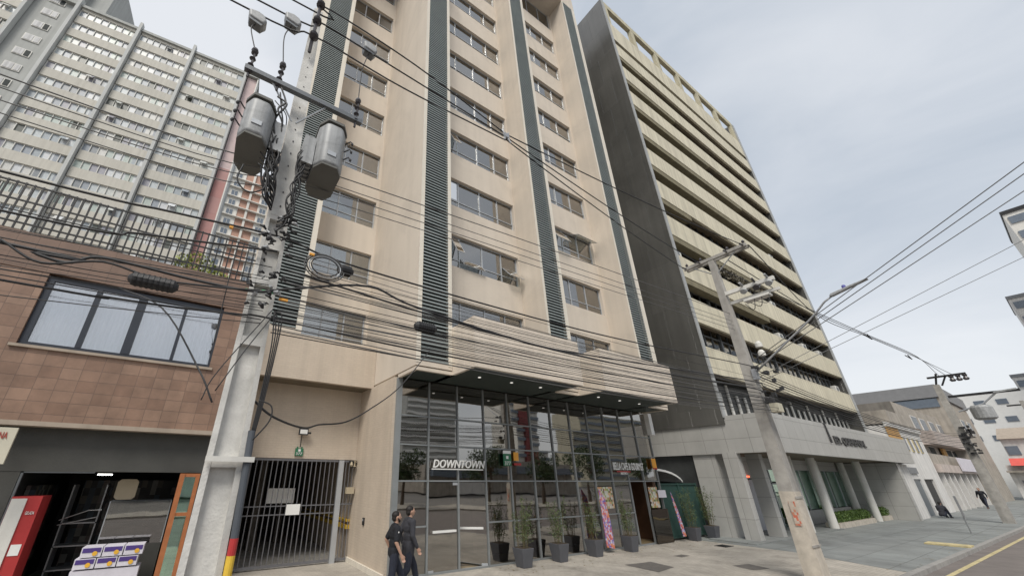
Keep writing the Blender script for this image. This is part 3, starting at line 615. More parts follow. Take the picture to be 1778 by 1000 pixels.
# roof terrace shrubs
for i,(x,y,r,h_) in enumerate(((-1.45,13.6,.62,9.45),(-.75,13.9,.5,9.1),(-2.0,14.2,.35,8.9))):
    t=thing('roof_shrub',('largest','middle','smallest')[i]+' yellow-green shrub behind the roof railing','shrub',(x,y,7.6),group='shrubs on the brown roof terrace')
    leaves(MB(),(x,y,h_-r*.7),(r,r,r*.8),420,.13,seed=i,shell=.3).build('foliage','leafy',t)
    MB().tube([(x,y,7.6),(x+.05,y,8.3),(x,y,h_-r*.5)],[.04,.03,.015],6).build('stem','stem',t)
# ------------------------------------------------------------------ office tower
OB=thing('office_tower','tall office tower with cream horizontal bands and a dark side wall','building',(34,8.8,0))
BX0,BX1,BY=21.95,45.8,8.8
b=MB(); b.box(21.72,21.95,BY,32,5.0,41.4); b.build('side_wall','darkwall',OB)
MB().box(21.70,21.97,BY-.06,BY,5.3,41.42).build('slab_edge','edge',OB)
b=MB(); b.box(BX1,46.3,BY+.02,32,0,41.2); b.build('end_wall','darkwall',OB)
MB().box(BX1-.02,46.32,BY-.04,BY+.02,0,41.22).build('slab_edge','edge',OB)
b=MB(); b.box(BX0,BX1,11.8,32,5.4,36.5); b.build('core_wall','darkint',OB)
BB=[7.61,10.53,13.42,16.42,19.32,22.22,25.16,28.15,31.06,33.9,36.0]
xi={10:0,9:25.2,8:29.0,7:33.1,6:37.25,5:41.5,4:25.8,3:32.9,2:33.6,1:0,0:0}
for k,z in enumerate(BB):
    h_=1.48 if k<10 else 2.3
    b=MB(); b.box(BX0,BX1,BY,BY+.16,z,z+h_); b.build('band','cream',OB)
    b=MB(); b.box(BX0,BX1,BY+.16,11.75,z+.25,z+.5); b.box(BX0,BX1,BY+.2,BY+.3,z-.05,z+.25); b.build('floor_slab','brown',OB)
    if xi[k]:
        b=MB(); b.box(BX0,xi[k],BY+.03,BY+.5,z-.42,z-.001); b.build('sunshade','oliveb',OB)
    if k<10:
        zt=BB[k+1]+.24; zs=z+h_-.5
        for s in range(6):
            x0=BX0+s*(BX1-BX0)/6; x1=x0+(BX1-BX0)/6
            f=MB(); f.box(x0,x0+.18,9.42,9.62,zs,zt); f.box(x0+.18,x1,9.45,9.6,zs,zs+.08); f.box(x0+.18,x1,9.45,9.6,zt-.5,zt-.44)
            for j in range(1,4): f.box(x0+.18+j*.95-.02,x0+.18+j*.95+.02,9.46,9.58,zs+.08,zt)
            o=f.build('window','aludark',OB)
            MB().box(x0+.18,x1,9.51,9.52,zs+.08,zt).build('pane','glassA',o)
            if rnd.random()<.55 or k<2:
                c=MB(); n=24; a=x0+.25+rnd.random()*1.2; e_=x1-.1-rnd.random()*.9; vs=[]
                if k<1: a,e_=x0+.2,x1-.05
                for q in range(n+1): xx=a+(e_-a)*q/n; vs+=[(xx,9.68+.02*math.sin(q*2),zs),(xx,9.68+.02*math.sin(q*2),zt)]
                c.add(vs,[(2*q,2*q+2,2*q+3,2*q+1) for q in range(n)]); c.build('blind','curtain',o)
# crown frame
b=MB(); b.box(BX0,BX1,BY,BY+.3,40.75,41.4)
for s in range(7):
    x=BX0+s*(BX1-BX0-.6)/6; b.box(x,x+.55,BY+.01,BY+.3,38.3,40.75)
b.build('crown_frame','crownm',OB)
b=MB(); b.box(BX0,BX1,BY+.3,11.9,38.0,38.25); b.build('roof_slab','brown',OB)
# lower louvred storey
b=MB(); x=BX0+.1; k=0
while x<BX1-.2:
    b.box(x,x+.24,BY+.80,BY+.86,5.0,7.0+.5*((k*7)%3==0)); x+=1.02; k+=1
b.build('vertical_fins','offwhite',OB)
b=MB(); b.box(BX0,BX1,BY+.9,BY+.95,5.0,7.75); b.build('dark_glazing','darkint',OB)
b=MB(); b.box(29.3,29.5,7.05,7.1,4.25,5.35); b.build('rain_spout','letdark',OB)
bpy.data.objects.remove(bpy.data.objects['rain_spout'])
b=MB(); b.tube([(29.2,8.6,5.9),(29.2,7.05,5.35),(29.2,7.04,4.35)],.05,6); b.build('drain_pipe','letdark',OB)
# air conditioners on ledges
def ac(x,z,i,txt):
    t=thing('air_conditioner',txt,'air conditioner',(x,9.35,z),group='air conditioners on the office tower')
    b=MB(); b.box(x,x+.8,8.98,9.3,z,z+.55); bevel(b.build('casing','offwhite',t),.02)
    f=MB(); f.lathe((0,0,0),[(.2,0),(.2,.02)],16); f.v=[(x+.35+v[0],8.97-v[2],z+.28+v[1]) for v in f.v]; f.build('fan_grille','aludark',t)
for i,(x,k,txt) in enumerate(((22.2,2,'white air conditioner at the left end of the third cream band'),(35.0,1,'white air conditioner on the second cream band right of the lamp arm'),(39.5,1,'white air conditioner midway on the second cream band beyond the lamp arm'),(43.0,1,'rightmost white air conditioner on the second cream band'),(36.0,2,'white air conditioner on the third band near the middle'),(43.6,0,'white air conditioner at the right end of the lowest cream band'),(29.8,9,'white air conditioner near the roof on the ninth gap'),(33.0,6,'white air conditioner half way up the tower'),(38.8,8,'white air conditioner high on the right half'),(40.5,4,'white air conditioner above the lamp arm on the fifth band'))):
    ac(x,BB[k]+1.49,i,txt)
# climbing plant mess on a band
t=thing('balcony_creeper','brown dry creeper hanging over a gap of the office tower behind the crossarm','creeper',(30,8.6,13.9))
c=MB(); 
for i in range(9): leaves(c,(26.6+i*.85,8.72,15.55-abs(i-4)*.05),(.6,.14,.42),70,.2,seed=60+i)
c.build('foliage',leafmat('dry_leaves',(.05,.045,.03),(.14,.12,.08)),t)
# stair block behind right end
MB().box(46.3,48.0,10.4,16,0,11.4).build('rear_block','stair',OB)
# entrance box (bank front)
FX0,FX1,FY=21.8,46.6,7.1
b=MB(); b.box(FX0,FX1,FY,FY+.2,3.65,5.38); b.box(FX0,FX0+.2,FY+.2,17,3.65,5.38); b.box(FX0+.2,FX1,FY+.2,8.9,5.2,5.36); b.build('entrance_fascia','panel',OB)
b=MB(); b.box(FX0+.2,FX1,FY+.2,12.5,3.7,3.8); b.build('entrance_soffit','brown',OB)
b=MB(); b.box(21.9,23.0,9.72,10.75,0,3.7); b.box(23.0,24.0,10.3,10.5,2.55,3.7); b.box(24.0,25.4,10.3,10.5,0,3.7); b.box(25.4,27.0,10.3,10.5,2.55,3.7);b.box(27.0,28.0,10.3,10.5,0,3.7); b.box(42.4,42.95,7.35,11,0,3.65); b.box(31.6,42.4,10.25,10.45,0,.75); b.box(28,42.4,10.25,10.45,3.1,3.7)
b.build('entrance_wall','panel',OB)
for i,(x,y) in enumerate(((21.95,8.8),(24.35,8.8),(27.7,8.8),(31.05,8.75),(35.8,10.0),(39.7,8.8),(41.2,10.0))):
    c=MB(); c.box(x-.22,x+.22,8.72,9.3,0,3.7) if i<2 else c.lathe((x,y,0),[(.21,0),(.21,3.7)],24)
    o=c.build('column','panel' if i<2 else 'offwhite',OB,smooth=False)
b=MB(); b.box(23.0,24.0,10.32,10.38,.05,2.5); b.build('door','panelm',OB)
b=MB(); b.box(25.45,26.95,10.32,10.38,.05,2.5); b.build('door','panelm',OB)
g=MB(); f=MB()
for x0,x1,z0,z1 in ((28,29.2,0,3.1),(29.2,30.4,0,2.3),(30.4,31.6,0,2.3),(29.2,31.6,2.36,3.1),(31.6,33.8,.75,3.1),(33.8,36.2,.75,3.1),(36.2,38.6,.75,3.1),(38.6,40.6,.75,3.1),(40.6,42.4,.75,3.1)):
    g.box(x0+.05,x1-.05,10.34,10.36,z0+.05,z1-.05); f.box(x0-.04,x0+.04,10.3,10.4,z0,z1); f.box(x0+.04,x1-.04,10.3,10.4,z1-.03,z1+.03)
o=f.build('shopfront_frame','alu',OB); g.build('pane','greenglass',o)
b=MB(); b.box(28,42.4,13,13.2,0,3.7,0); b.box(29.6,31.5,13.2,13.3,.1,2.9,1); b.box(35,38,12.5,12.9,0,1.1,2); b.box(39,42,12.8,13,.3,2.2,2); b.build('bank_interior',['offwhite','tan','greenp'],OB)
MB().box(28.2,30.4,10.42,10.46,2.75,3.1).build('yellow_lintel_sign','yellowc',OB)
t=text_mb('ED. QUERENSAL',29.9,FY-.06,4.28,.48,5.6,.05,bold=.03); t.build('building_name_letters','letdark',OB)
MB().box(25.9,26.3,10.2,10.3,2.62,2.7).build('red_indicator','redl',OB)
b=MB(); b.box(20.6,31.4,8.45,10.3,.0,.05); b.build('entrance_step','paveg',OB)
# alley between hotel and tower
FE=thing('green_fence','dark green mesh fence closing the gap between the two towers','fence',(20,10.9,0))
b=MB(); b.box(18.42,21.78,10.92,10.94,.1,2.28); b.build('mesh_panel','teal',FE)
b=MB()
for x in (18.45,20.1,21.74): b.box(x-.03,x+.03,10.86,10.92,0,2.34)
b.box(18.42,21.78,10.87,10.91,2.26,2.32); b.box(18.42,21.78,10.87,10.91,.08,.14); b.build('frame','teal',FE)
t=MB(); n=14; vs=[]
for i in range(n+1):
    a=math.pi*i/n; x=19.5-2.6*math.cos(a); z=2.25+.75*math.sin(a)
    vs+=[(x,11.6,z),(x,14,z+.1),(x,11.6,z-.1),(x,14,z)]
t.add(vs,[(4*i,4*i+4,4*i+5,4*i+1) for i in range(n)]+[(4*i+2,4*i+3,4*i+7,4*i+6) for i in range(n)]+[(4*i,4*i+2,4*i+6,4*i+4) for i in range(n)])
tag(t.build('canvas_canopy','tentw'),'white arched canvas canopy behind the green fence','canopy')
MB().box(22.0,22.1,10.76,17,0,3.65).build('alley_wall','darkint',OB)
b=MB(); b.box(18.46,21.7,16.8,17,0,12); b.build('alley_end','darkint',OB)
b=MB(); b.tube([(18.6,11.0,5.2),(18.6,11,4.4)],.05,6)
tag(MB().box(18.36,18.62,10.6,10.9,4.45,5.45).build('lightbox_sign','white'),'narrow white lightbox sign at the top right corner of the lobby glass','sign')
# ------------------------------------------------------------------ far left apartment slab
DA=thing('apartment_slab','huge grey apartment slab with window bands behind the brown shop','building',(0,50,0),R(-4.4))
P=[-46,-39,-32.2,-27.85,-21.0,-14.25,-6.9]
b=MB()
for i,u in enumerate(P):
    zt=63.8 if i>2 else 74
    b.box(u+.1,u+.44,-.5,.2,0,zt)
b.build('pilasters','dpil',DA,local=True)
MB().box(-46,-4.9,1.2,3.2,0,62.9).build('core_wall','dgrey',DA,local=True)
MB().box(-32,-27.9,.3,1.3,0,73).build('stair_wall','dgrey',DA,local=True)
MB().box(-46,-25.7,1.25,13,62.9,73).build('upper_block','dgrey',DA,local=True)
MB().box(-46.5,-4.7,-.2,3.3,62.5,62.95).build('roof_edge','dgrey',DA,local=True)
b=MB(); b.box(-6.35,-4.9,.25,1.2,0,43); b.build('red_panel','redw',DA,local=True)
b=MB(); b.box(-6.35,-4.9,.26,1.2,43,62.4); b.build('pink_panel','pinkw',DA,local=True)
b=MB(); b.box(-4.9,-4.75,-.1,1.2,0,62.4); b.build('white_edge','offwhite',DA,local=True)
for sct,(u0,u1,top) in enumerate(((-45.45,-39,71.5),(-38.45,-32.2,71.5),(-27.3,-21,62.05),(-20.45,-14.25,62.05),(-13.7,-6.9,62.05))):
    nr=18 if top>70 else 16
    bs=MB()
    for k in range(nr+8):
        zt=top-2.71*k; zb=zt-1.28
        if zb<4: break
        bs.box(u0,u1,.0,1.2,zb-1.43+.0,zb)
        if k>=nr or zt<21: continue
        f=MB(); f.box(u0,u1,.12,.2,zt-.06,zt+.02)
        nn=8
        for j in range(nn+1):
            x=u0+(u1-u0)*j/nn; f.box(x-.03,x+.03,.08,.2,zb,zt-.06)
        o=f.build('window','offwhite',DA,local=True)
        MB().box(u0+.03,u1-.03,.2,.24,zb,zt).build('pane','dwin',o,local=True)
        if rnd.random()<.5:
            x=u0+rnd.randint(1,6)*(u1-u0)/8; s=MB(); s.add([(x+.05,.05,zt-.1),(x+.8,.05,zt-.1),(x+.8,-.35,zt-.7),(x+.05,-.35,zt-.7)],[(0,1,2,3)]); s.build('tilted_sash','dwin',o,local=True)
    bs.box(u0,u1,.05,1.2,top,top+.5)
    bs.build('spandrels','olive',DA,local=True)
for k in range(14):
    z=71.0-2.75*k
    f=MB(); f.box(-30.6,-29.0,.2,.3,z-1.2,z,0); f.box(-30.5,-29.7,.16,.2,z-1.1,z-.1,1); f.box(-29.55,-29.1,.16,.2,z-1.1,z-.1,2 if k%2 else 1)
    f.build('window',['offwhite','curtain','slatback'],DA,local=True)
# ------------------------------------------------------------------ red and beige apartment block
EB=thing('apartment_block','terracotta and cream apartment block behind the utility pole','building',(-3,86,0))
def ez(px): return px
MB().box(-11.5,9,86.3,98,0,73).build('rear_wall','eor',EB)
b=MB(); b.box(-7.6,-4.6,86.15,86.3,0,73); b.box(-.6,3.2,86.15,86.3,0,73); b.box(-11.5,-7.6,85.6,86.3,0,73.6); b.box(-3.0,-2.5,85.9,86.3,0,73); b.box(2.4,3.0,85.9,86.3,0,73); b.build('white_wall','ewhite',EB)
for k in range(20):
    z=71-2.75*k
    if z<30: break
    s=MB(); s.box(-7.9,8,85.6,86.3,z-1.35,z-1.15); s.build('balcony_slab','ewhite',EB)
    for x in (-6.9,-.2,1.5,5.0):
        f=MB(); f.box(x,x+1.5,86.08,86.2,z-1.0,z+.6,0); f.box(x+.1,x+.7,86.04,86.08,z-.9,z+.5,1); f.box(x+.8,x+1.4,86.04,86.08,z-.9,z+.5,1); f.build('window',['ewhite','ewin'],EB)
    f=MB(); f.box(-9.9,-9.3,85.5,85.6,z-.5,z+.2); f.build('window','ewin',EB)
# ------------------------------------------------------------------ buildings down the street
def simple_window(x0,x1,y,z0,z1,par,fr='offwhite',gl='ewin'):
    f=MB(); f.box(x0,x1,y-.06,y,z0,z1); o=f.build('window',fr,par); MB().box(x0+.08,x1-.08,y-.075,y-.06,z0+.08,z1-.08).build('pane',gl,o)
W1=thing('white_building','narrow white two storey building beyond the grey forecourt','building',(52,7.6,0))
b=MB(); b.box(46.7,58.2,7.8,18,2.6,6.6); b.box(46.7,48.2,7.8,8.2,0,2.6); b.box(50.6,51.7,7.8,8.2,0,2.6); b.box(55.2,58.2,7.8,8.2,0,2.6); b.box(46.7,58.2,9.5,18,0,2.6); b.box(46.6,58.3,7.65,7.8,6.5,6.85); b.box(42.95,46.7,7.6,8.7,0,3.6); b.build('wall','whiteb',W1)
MB().box(46.65,50.2,7.72,7.8,5.2,6.5).build('ochre_panel','orangew',W1)
for x in (50.6,52.3,54.0,55.6): simple_window(x,x+.7,7.8,4.75,5.9,W1,'yellowc')
MB().box(48.2,50.6,7.9,8.0,0,2.6).build('door','carp',W1); MB().box(51.7,55.2,7.95,8.05,0,2.6).build('door','iron',W1)
b=MB(); b.box(47.4,50.2,7.7,7.78,3.0,3.45); b.build('sign_panel','grey2',W1)
MB().box(48.0,56.5,7.6,9.4,6.85,7.9).build('roof_parapet','brick2',W1)
W2=thing('balcony_building','stained two storey building with pinkish balcony and white banner','building',(68,7.6,0))
b=MB(); b.box(58.3,82,8.6,20,0,9.8); b.build('wall','brick2',W2)
MB().box(58.25,58.3,8.62,20,3.9,9.8).build('side_wall','sidegrey',W2)
b=MB(); b.box(63.5,82,7.5,8.6,5.9,7.2); b.box(58.4,82,7.4,8.6,3.2,3.9); b.build('balcony','pinkb',W2)
MB().box(58.4,82,8.45,8.55,0,3.2).build('shop_fronts','sidegrey',W2)
b=MB(); b.box(58.4,82,7.9,8.6,3.9,4.9); b.build('shop_front_band','brick2',W2)
for x in (59.0,61.4,63.8,67,70.5,74,77.5): MB().box(x,x+.4,7.6,8.0,0,3.2).build('column','whiteb',W2)
for x in (64,68,72.5,77): simple_window(x,x+2.6,8.6,7.5,8.9,W2,'whiteb'); 
for x in (61,65.5,74.5,78): simple_window(x,x+2.8,8.6,5.0,5.85,W2,'whiteb','slatback')
MB().box(70.5,72.3,8.3,8.45,3.9,5.8).build('orange_panel','orangew',W2)
tag(MB().box(67.5,80,7.25,7.35,3.4,4.7).build('white_banner','carp'if 0 else 'cardw'),'pale blank banner hung on the balcony above the dark shop fronts','banner')
W3=thing('grey_building','grey clad upper building with dark sloping roofline beyond the white one','building',(90,7.6,0))
b=MB(); b.box(80,100,7.6,40,0,12.3,0); b.build('wall','brick2',W3)
b=MB(); b.box(79.8,100.2,7.4,40,12.4,14.0); b.build('roof_band','grey2',W3)
b=MB(); b.box(79.9,80,7.8,39,11.2,12.3); b.build('ribbon_window','ewin',W3)
for x in (83,88,93): simple_window(x,x+2.5,7.6,8.3,10.2,W3)
W4=thing('corner_building','pale corner building with red awning closing the street','building',(104,2,0))
b=MB(); b.box(101,116,-1,6.9,0,4.6); b.box(102,116,-1,6.2,4.6,8.2); b.build('wall','whiteb',W4)
b=MB(); b.prism([(99.6,4.5),(101,5.5),(101,4.5)],'y',2.2,6.3); b.build('awning','awred',W4)
b=MB(); b.box(99.9,101,-1,7.0,3.6,3.85); b.build('awning_shade','brick2',W4)
for y in (1.5,3.2,5.0):
    f=MB(); f.box(101.9,102,y,y+1.1,6.0,7.2); f.build('window','ewin',W4); f=MB(); f.box(100.9,101,y,y+1.2,.2,2.6); f.build('door','grey2',W4)
b=MB(); b.prism([(101.5,8.2),(109,10.2),(116,8.2)],'y',-1.2,6.4); b.build('roof','trimbeige',W4)
W5=thing('white_block','white block with small windows above the far corner','building',(125,6,0))
MB().box(120,132,-6,12,0,17).build('wall','white',W5)
for z in (9,12,15):
    for y in (4.2,6.6,9.0): MB().box(119.9,120,y,y+1.2,z,z+.9).build('window','ewin',W5)
def tower(name,label,x,y0,y1,zt,face='whiteb',dep=14,nf=10,top='iron'):
    t=thing(name,label,'building',(x,(y0+y1)/2,0)); MB().box(x,x+dep,y0,y1,0,zt).build('wall',face,t)
    MB().box(x-.2,x+dep,y0-.1,y1+.1,zt-.6,zt).build('roof_edge',top,t)
    for k in range(nf):
        z=zt-2.6-k*2.9; f=MB(); f.box(x-.15,x,y0+.4,y1-.3,z,z+1.3); f.build('window_band','ewin',t)
    return t
tower('high_rise','glassy high rise at the right edge, topmost in the sky',110,-26,-6.3,45.2,'ewhite',16,6)
tower('high_rise','grey high rise low at the right edge beneath the glassy one',125,-30,-2.0,34.6,'whiteb',14,5,'grey2')
tower('high_rise','banded pale high rise just above the far corner roofs',140,-22,2.9,22.6,'whiteb',14,6,'grey2')
# ------------------------------------------------------------------ across the street (seen in the lobby glass)
def far_tower(label,x0,x1,y,zt,wall,band,nf,step=3.0,extra=None):
    t=thing('tower_across',label,'building',((x0+x1)/2,y,0)); MB().box(x0,x1,y-14,y,0,zt).build('wall',wall,t)
    for k in range(nf):
        z=zt-step*(k+1); MB().box(x0+.3,x1-.3,y,y+.9,z+1.2,z+2.3).build('balcony_band',band,t)
    if extra: MB().box(*extra).build('stripe','darkred',t)
    return t
far_tower('pale tower with stacked balconies across the street',79,108,-141,41,'dgrey','white',13)
far_tower('cream tower with a dark red stripe across the street',101,117,-91,62,'ewhite','ewin',20,3.0,(105,110,-91,-89.9,0,62))
far_tower('beige block with rows of windows across the street',148,196,-98,31,'stair','ewin',9,3.2)
far_tower('white houses across the street',-30,20,-40,12,'whiteb','ewin',3,3.2)
far_tower('grey low block across the street',30,64,-32,5.0,'brick2','ewin',1,3.2)
def make_tree(name,label,x,y,h_,r,seed,n=2600):
    t=thing(name,label,'tree',(x,y,0),group='trees across the street'); rr=random.Random(seed)
    tr=MB(); tr.tube([(x,y,-.1),(x+.1,y,h_*.3),(x,y+.1,h_*.55)],[.2,.15,.1],8)
    lf=MB()
    for i in range(11):
        a=i*2.4; d=r*rr.uniform(.25,.75); c=(x+d*math.cos(a),y+d*math.sin(a),h_*rr.uniform(.5,.88))
        tr.tube([(x,y+.05,h_*.45),((x+c[0])/2,(y+c[1])/2,h_*.6),c],[.08,.05,.02],5)
        leaves(lf,c,(r*.45,r*.45,r*.36),n//11,.24,seed=seed*20+i,shell=.4)
    tr.build('trunk','bark',t); lf.build('crown','leaft',t); return t
for i,(x,y,h_,r) in enumerate(((27,-13,6.2,2.6),(35,-12.6,5.6,2.4),(44,-13,6.6,2.9),(55,-13,6.0,2.7),(17,-13,5.4,2.2))):
    make_tree('street_tree','leafy dark green tree on the far pavement',x,y,h_,r,i+3)
# ------------------------------------------------------------------ litter and small street details
b=MB(); rr=random.Random(9)
for i in range(420):
    if i%3: x=rr.uniform(8,22); y=rr.uniform(9.3,10.7)
    else: x=rr.uniform(8,40); y=KY(x)+.2+abs(rr.gauss(0,.35))
    a=rr.uniform(0,6.28); l_=rr.uniform(.02,.05); c_,s_=math.cos(a)*l_,math.sin(a)*l_
    b.add([(x-c_,y-s_,.008),(x+s_*.5,y-c_*.5,.010),(x+c_,y+s_,.014),(x-s_*.5,y+c_*.5,.009)],[(0,1,2,3)])
tag(b.build('fallen_leaves',leafmat('dry_litter_leaves',(.10,.07,.03),(.28,.22,.10)),loc=(15,8,0)),'scattered small dry leaves on the beige pavement','leaves',kind='stuff')
g=thing('drain_grate','small iron drain grate let into the pavement by the grey forecourt','grate',(19.2,9.1,0))
b=MB()
for k in range(7): b.box(18.9+k*.09,18.95+k*.09,8.9,9.25,.006,.016)
b.box(18.86,19.54,8.86,8.9,.006,.018); b.box(18.86,19.54,9.25,9.29,.006,.018); b.build('bars','iron',g)
# ------------------------------------------------------------------ planters
def planter(x,y,seed,label,h_=1.55):
    t=thing('planter',label,'planter',(x,y,0),group='planters before the lobby'); s=.23
    b=MB(); b.taper((x,y,0),.34,.34,(x,y,.52),.48,.48,0); bevel(b.build('pot','pot',t),.012)
    MB().box(x-s+.02,x+s-.02,y-s+.02,y+s-.02,.521,.53).build('soil','soil',t)
    rr=random.Random(seed); st=MB(); lf=MB()
    for i in range(rr.randint(8,12)):
        a=rr.uniform(0,6.28); d=rr.uniform(.02,.16); hh=h_*rr.uniform(.5,1.0); sp=rr.uniform(.02,.26)
        p0=Vector((x+d*math.cos(a),y+d*math.sin(a),.52)); p2=Vector((x+(d+sp)*math.cos(a),y+(d+sp)*math.sin(a),.52+hh)); p1=(p0+p2)/2+Vector((0,0,.05))
        st.tube([p0,p1,p2],[.009,.007,.003],5)
        for k in range(95):
            f=rr.uniform(.16,1.0); q=p0.lerp(p2,f)+Vector((rr.uniform(-.1,.1),rr.uniform(-.1,.1),rr.uniform(-.06,.06)))*(1.25-f*.75)
            dd=Vector((rr.uniform(-1,1),rr.uniform(-1,1),rr.uniform(-.2,1))).normalized(); b_=dd.orthogonal().normalized(); b_.rotate(Matrix.Rotation(rr.uniform(0,6.28),3,dd)); L_=rr.uniform(.05,.11)
            lf.add([q,q+dd*L_*.5+b_*.010,q+dd*L_,q+dd*L_*.5-b_*.010],[(0,1,2,3)])
    st.build('stem','stem',t); lf.build('foliage','leafp',t); return t
for i,(x,y,lab) in enumerate(((9.3,10.25,'charcoal planter with a thin shrub nearest the glass double door'),(10.95,10.3,'charcoal planter with a thin shrub, second from the double door'),(12.75,10.3,'charcoal planter with a thin shrub left of the tall printed banner'),(14.75,10.25,'charcoal planter with a thin shrub right of the tall printed banner'),(19.75,10.45,'charcoal planter with a leaning shrub before the green fence'),(21.2,10.35,'charcoal planter with a shrub against the grey stone wall'))):
    planter(x,y,i,lab,(1.55,1.6,1.5,1.6,1.7,1.7)[i])
# banners and posters
b=MB(); b.prism([(13.55,.2),(14.0,.12),(13.98,1.0),(13.85,1.8),(13.55,2.15)],'y',10.40,10.42)
o=tag(b.build('feather_banner','flagp'),'tall printed banner leaning on the lobby glass between two planters','banner')
b=MB(); b.prism([(18.95,.2),(19.2,.2),(19.0,1.1),(18.78,1.75),(18.68,1.98),(18.72,1.5)],'y',10.5,10.52); tag(b.build('feather_banner','flagp'),'narrow printed flag banner before the green fence','banner')
tag(MB().box(13.95,14.85,10.74,10.76,1.42,2.2).build('poster','poster'),'colourful food poster on the glass beside the tall banner','poster')
tag(MB().box(17.35,18.0,10.70,10.72,1.36,2.18).build('poster','poster'),'orange-brown food poster at the far end of the lobby glass','poster')
tag(MB().box(17.9,18.5,10.62,10.64,1.75,2.05).build('notice_board','cardw'),'small white notice right of the orange-brown poster','notice')
b=MB(); b.box(17.2,18.44,10.66,10.69,.02,1.3); tag(b.build('wind_screen',glassmat('dark_screen_glass',(.5,.45,.4),.2,(.10,.06,.04))),'dark glass screen panel at the far corner of the lobby','screen')
# hedges
for i,(x0,x1,lab) in enumerate(((31.7,38.3,'long clipped hedge in a low stone bed before the green shop glass'),(40.5,42.2,'shorter clipped hedge in a low stone bed near the grey end wall'))):
    t=thing('hedge',lab,'hedge',((x0+x1)/2,9.1,0),group='hedges before the shop glass')
    MB().box(x0-.1,x1+.1,8.62,9.25,0,.26).build('stone_bed','concpink',t)
    c=MB(); x=x0+.3
    while x<x1-.1: leaves(c,(x,8.92,.5),(.40,.30,.32),380,.085,seed=int(x*10),shell=.8); x+=.42
    c.build('foliage','leafh',t)
b=MB(); b.tube([(35.1,4.55,0),(35.1,4.55,.95)],.03,8,0); b.box(34.98,35.22,4.5,4.56,.75,1.75,1); tag(b.build('bollard_sign',['galv','grey2']),'thin grey sign post at the kerb before the distant pole','sign post')
# ------------------------------------------------------------------ utility poles
def cable(pts,r,name,label,group,mt='cable',sag=0,cat='cable',n=14):
    if len(pts)==2:
        a,b_=Vector(pts[0]),Vector(pts[1]); pts=[a.lerp(b_,i/n)-Vector((0,0,sag*4*(i/n)*(1-i/n))) for i in range(n+1)]
    else:
        # Catmull-Rom
        P_=[Vector(p) for p in pts]; P_=[P_[0]*2-P_[1]]+P_+[P_[-1]*2-P_[-2]]; q=[]
        for i in range(1,len(P_)-2):
            for k in range(6):
                t=k/6; q.append(.5*((2*P_[i])+(P_[i+1]-P_[i-1])*t+(2*P_[i-1]-5*P_[i]+4*P_[i+1]-P_[i+2])*t*t+(3*P_[i]-P_[i-1]-3*P_[i+1]+P_[i+2])*t*t*t))
        q.append(P_[-2]); pts=q
    mb=MB(); mb.tube(pts,r,5); return tag(mb.build(name,mt,smooth=True),label,cat,group)
# near pole
PA=thing('utility_pole','near white concrete utility pole carrying two grey transformers','utility pole',(.28,4.65,0))
def pw(z): return .40-.023*z if z<5.4 else .276-.0265*(z-5.4)
def pc(z): return .235 if z<5.3 else .235-.0186*(z-5.3)
b=MB()
zs=[0,2.66,3.95,4.72,5.25,5.7]
for i in range(len(zs)-1):
    z0,z1=zs[i],zs[i+1]; w0,w1=pw(z0),pw(z1); c0,c1=pc(z0),pc(z1); d0,d1=w0*.62,w1*.62
    b.taper((c0-w0*.0,4.68,z0),w0*.72,d0*.55,(c1,4.68,z1),w1*.72,d1*.55,0)
    for s in (-1,1):
        b.taper((c0+s*w0*.42,4.65,z0),w0*.16,d0,(c1+s*w1*.42,4.65,z1),w1*.16,d1,0)
    b.taper((c1,4.65,z1-.07),w1*.99,d1*.96,(c1,4.65,z1+.03),w1*.99,d1*.96,0)
b.taper((pc(5.7),4.65,5.7),pw(5.7)*.98,pw(5.7)*.62,(pc(10.35),4.65,10.35),pw(10.35),.12,0)
b.build('shaft','concrete',PA)
for z in [5.85+.24*k for k in range(17)]:
    MB().box(pc(z)-.009,pc(z)+.009,4.65-pw(z)*.31-.012,4.65-pw(z)*.31+.005,z,z+.022).build('bolt_hole','ceram',PA)
b=MB(); b.box(pc(2.7)-pw(2.7)*.52,pc(2.7)+.26,4.46,4.50,2.64,2.69); b.build('steel_band','offwhite',PA)
b=MB(); b.tube([(.14,4.5,9.0),(.14,4.42,9.4),(.15,4.42,10.35)],.028,6); 
for z in (9.3,9.72,10.2): b.lathe((.15,4.4,z-.06),[(.03,0),(.075,.03),(.05,.06),(.07,.1),(.03,.15)],10)
b.build('insulator_bracket','ceram',PA)
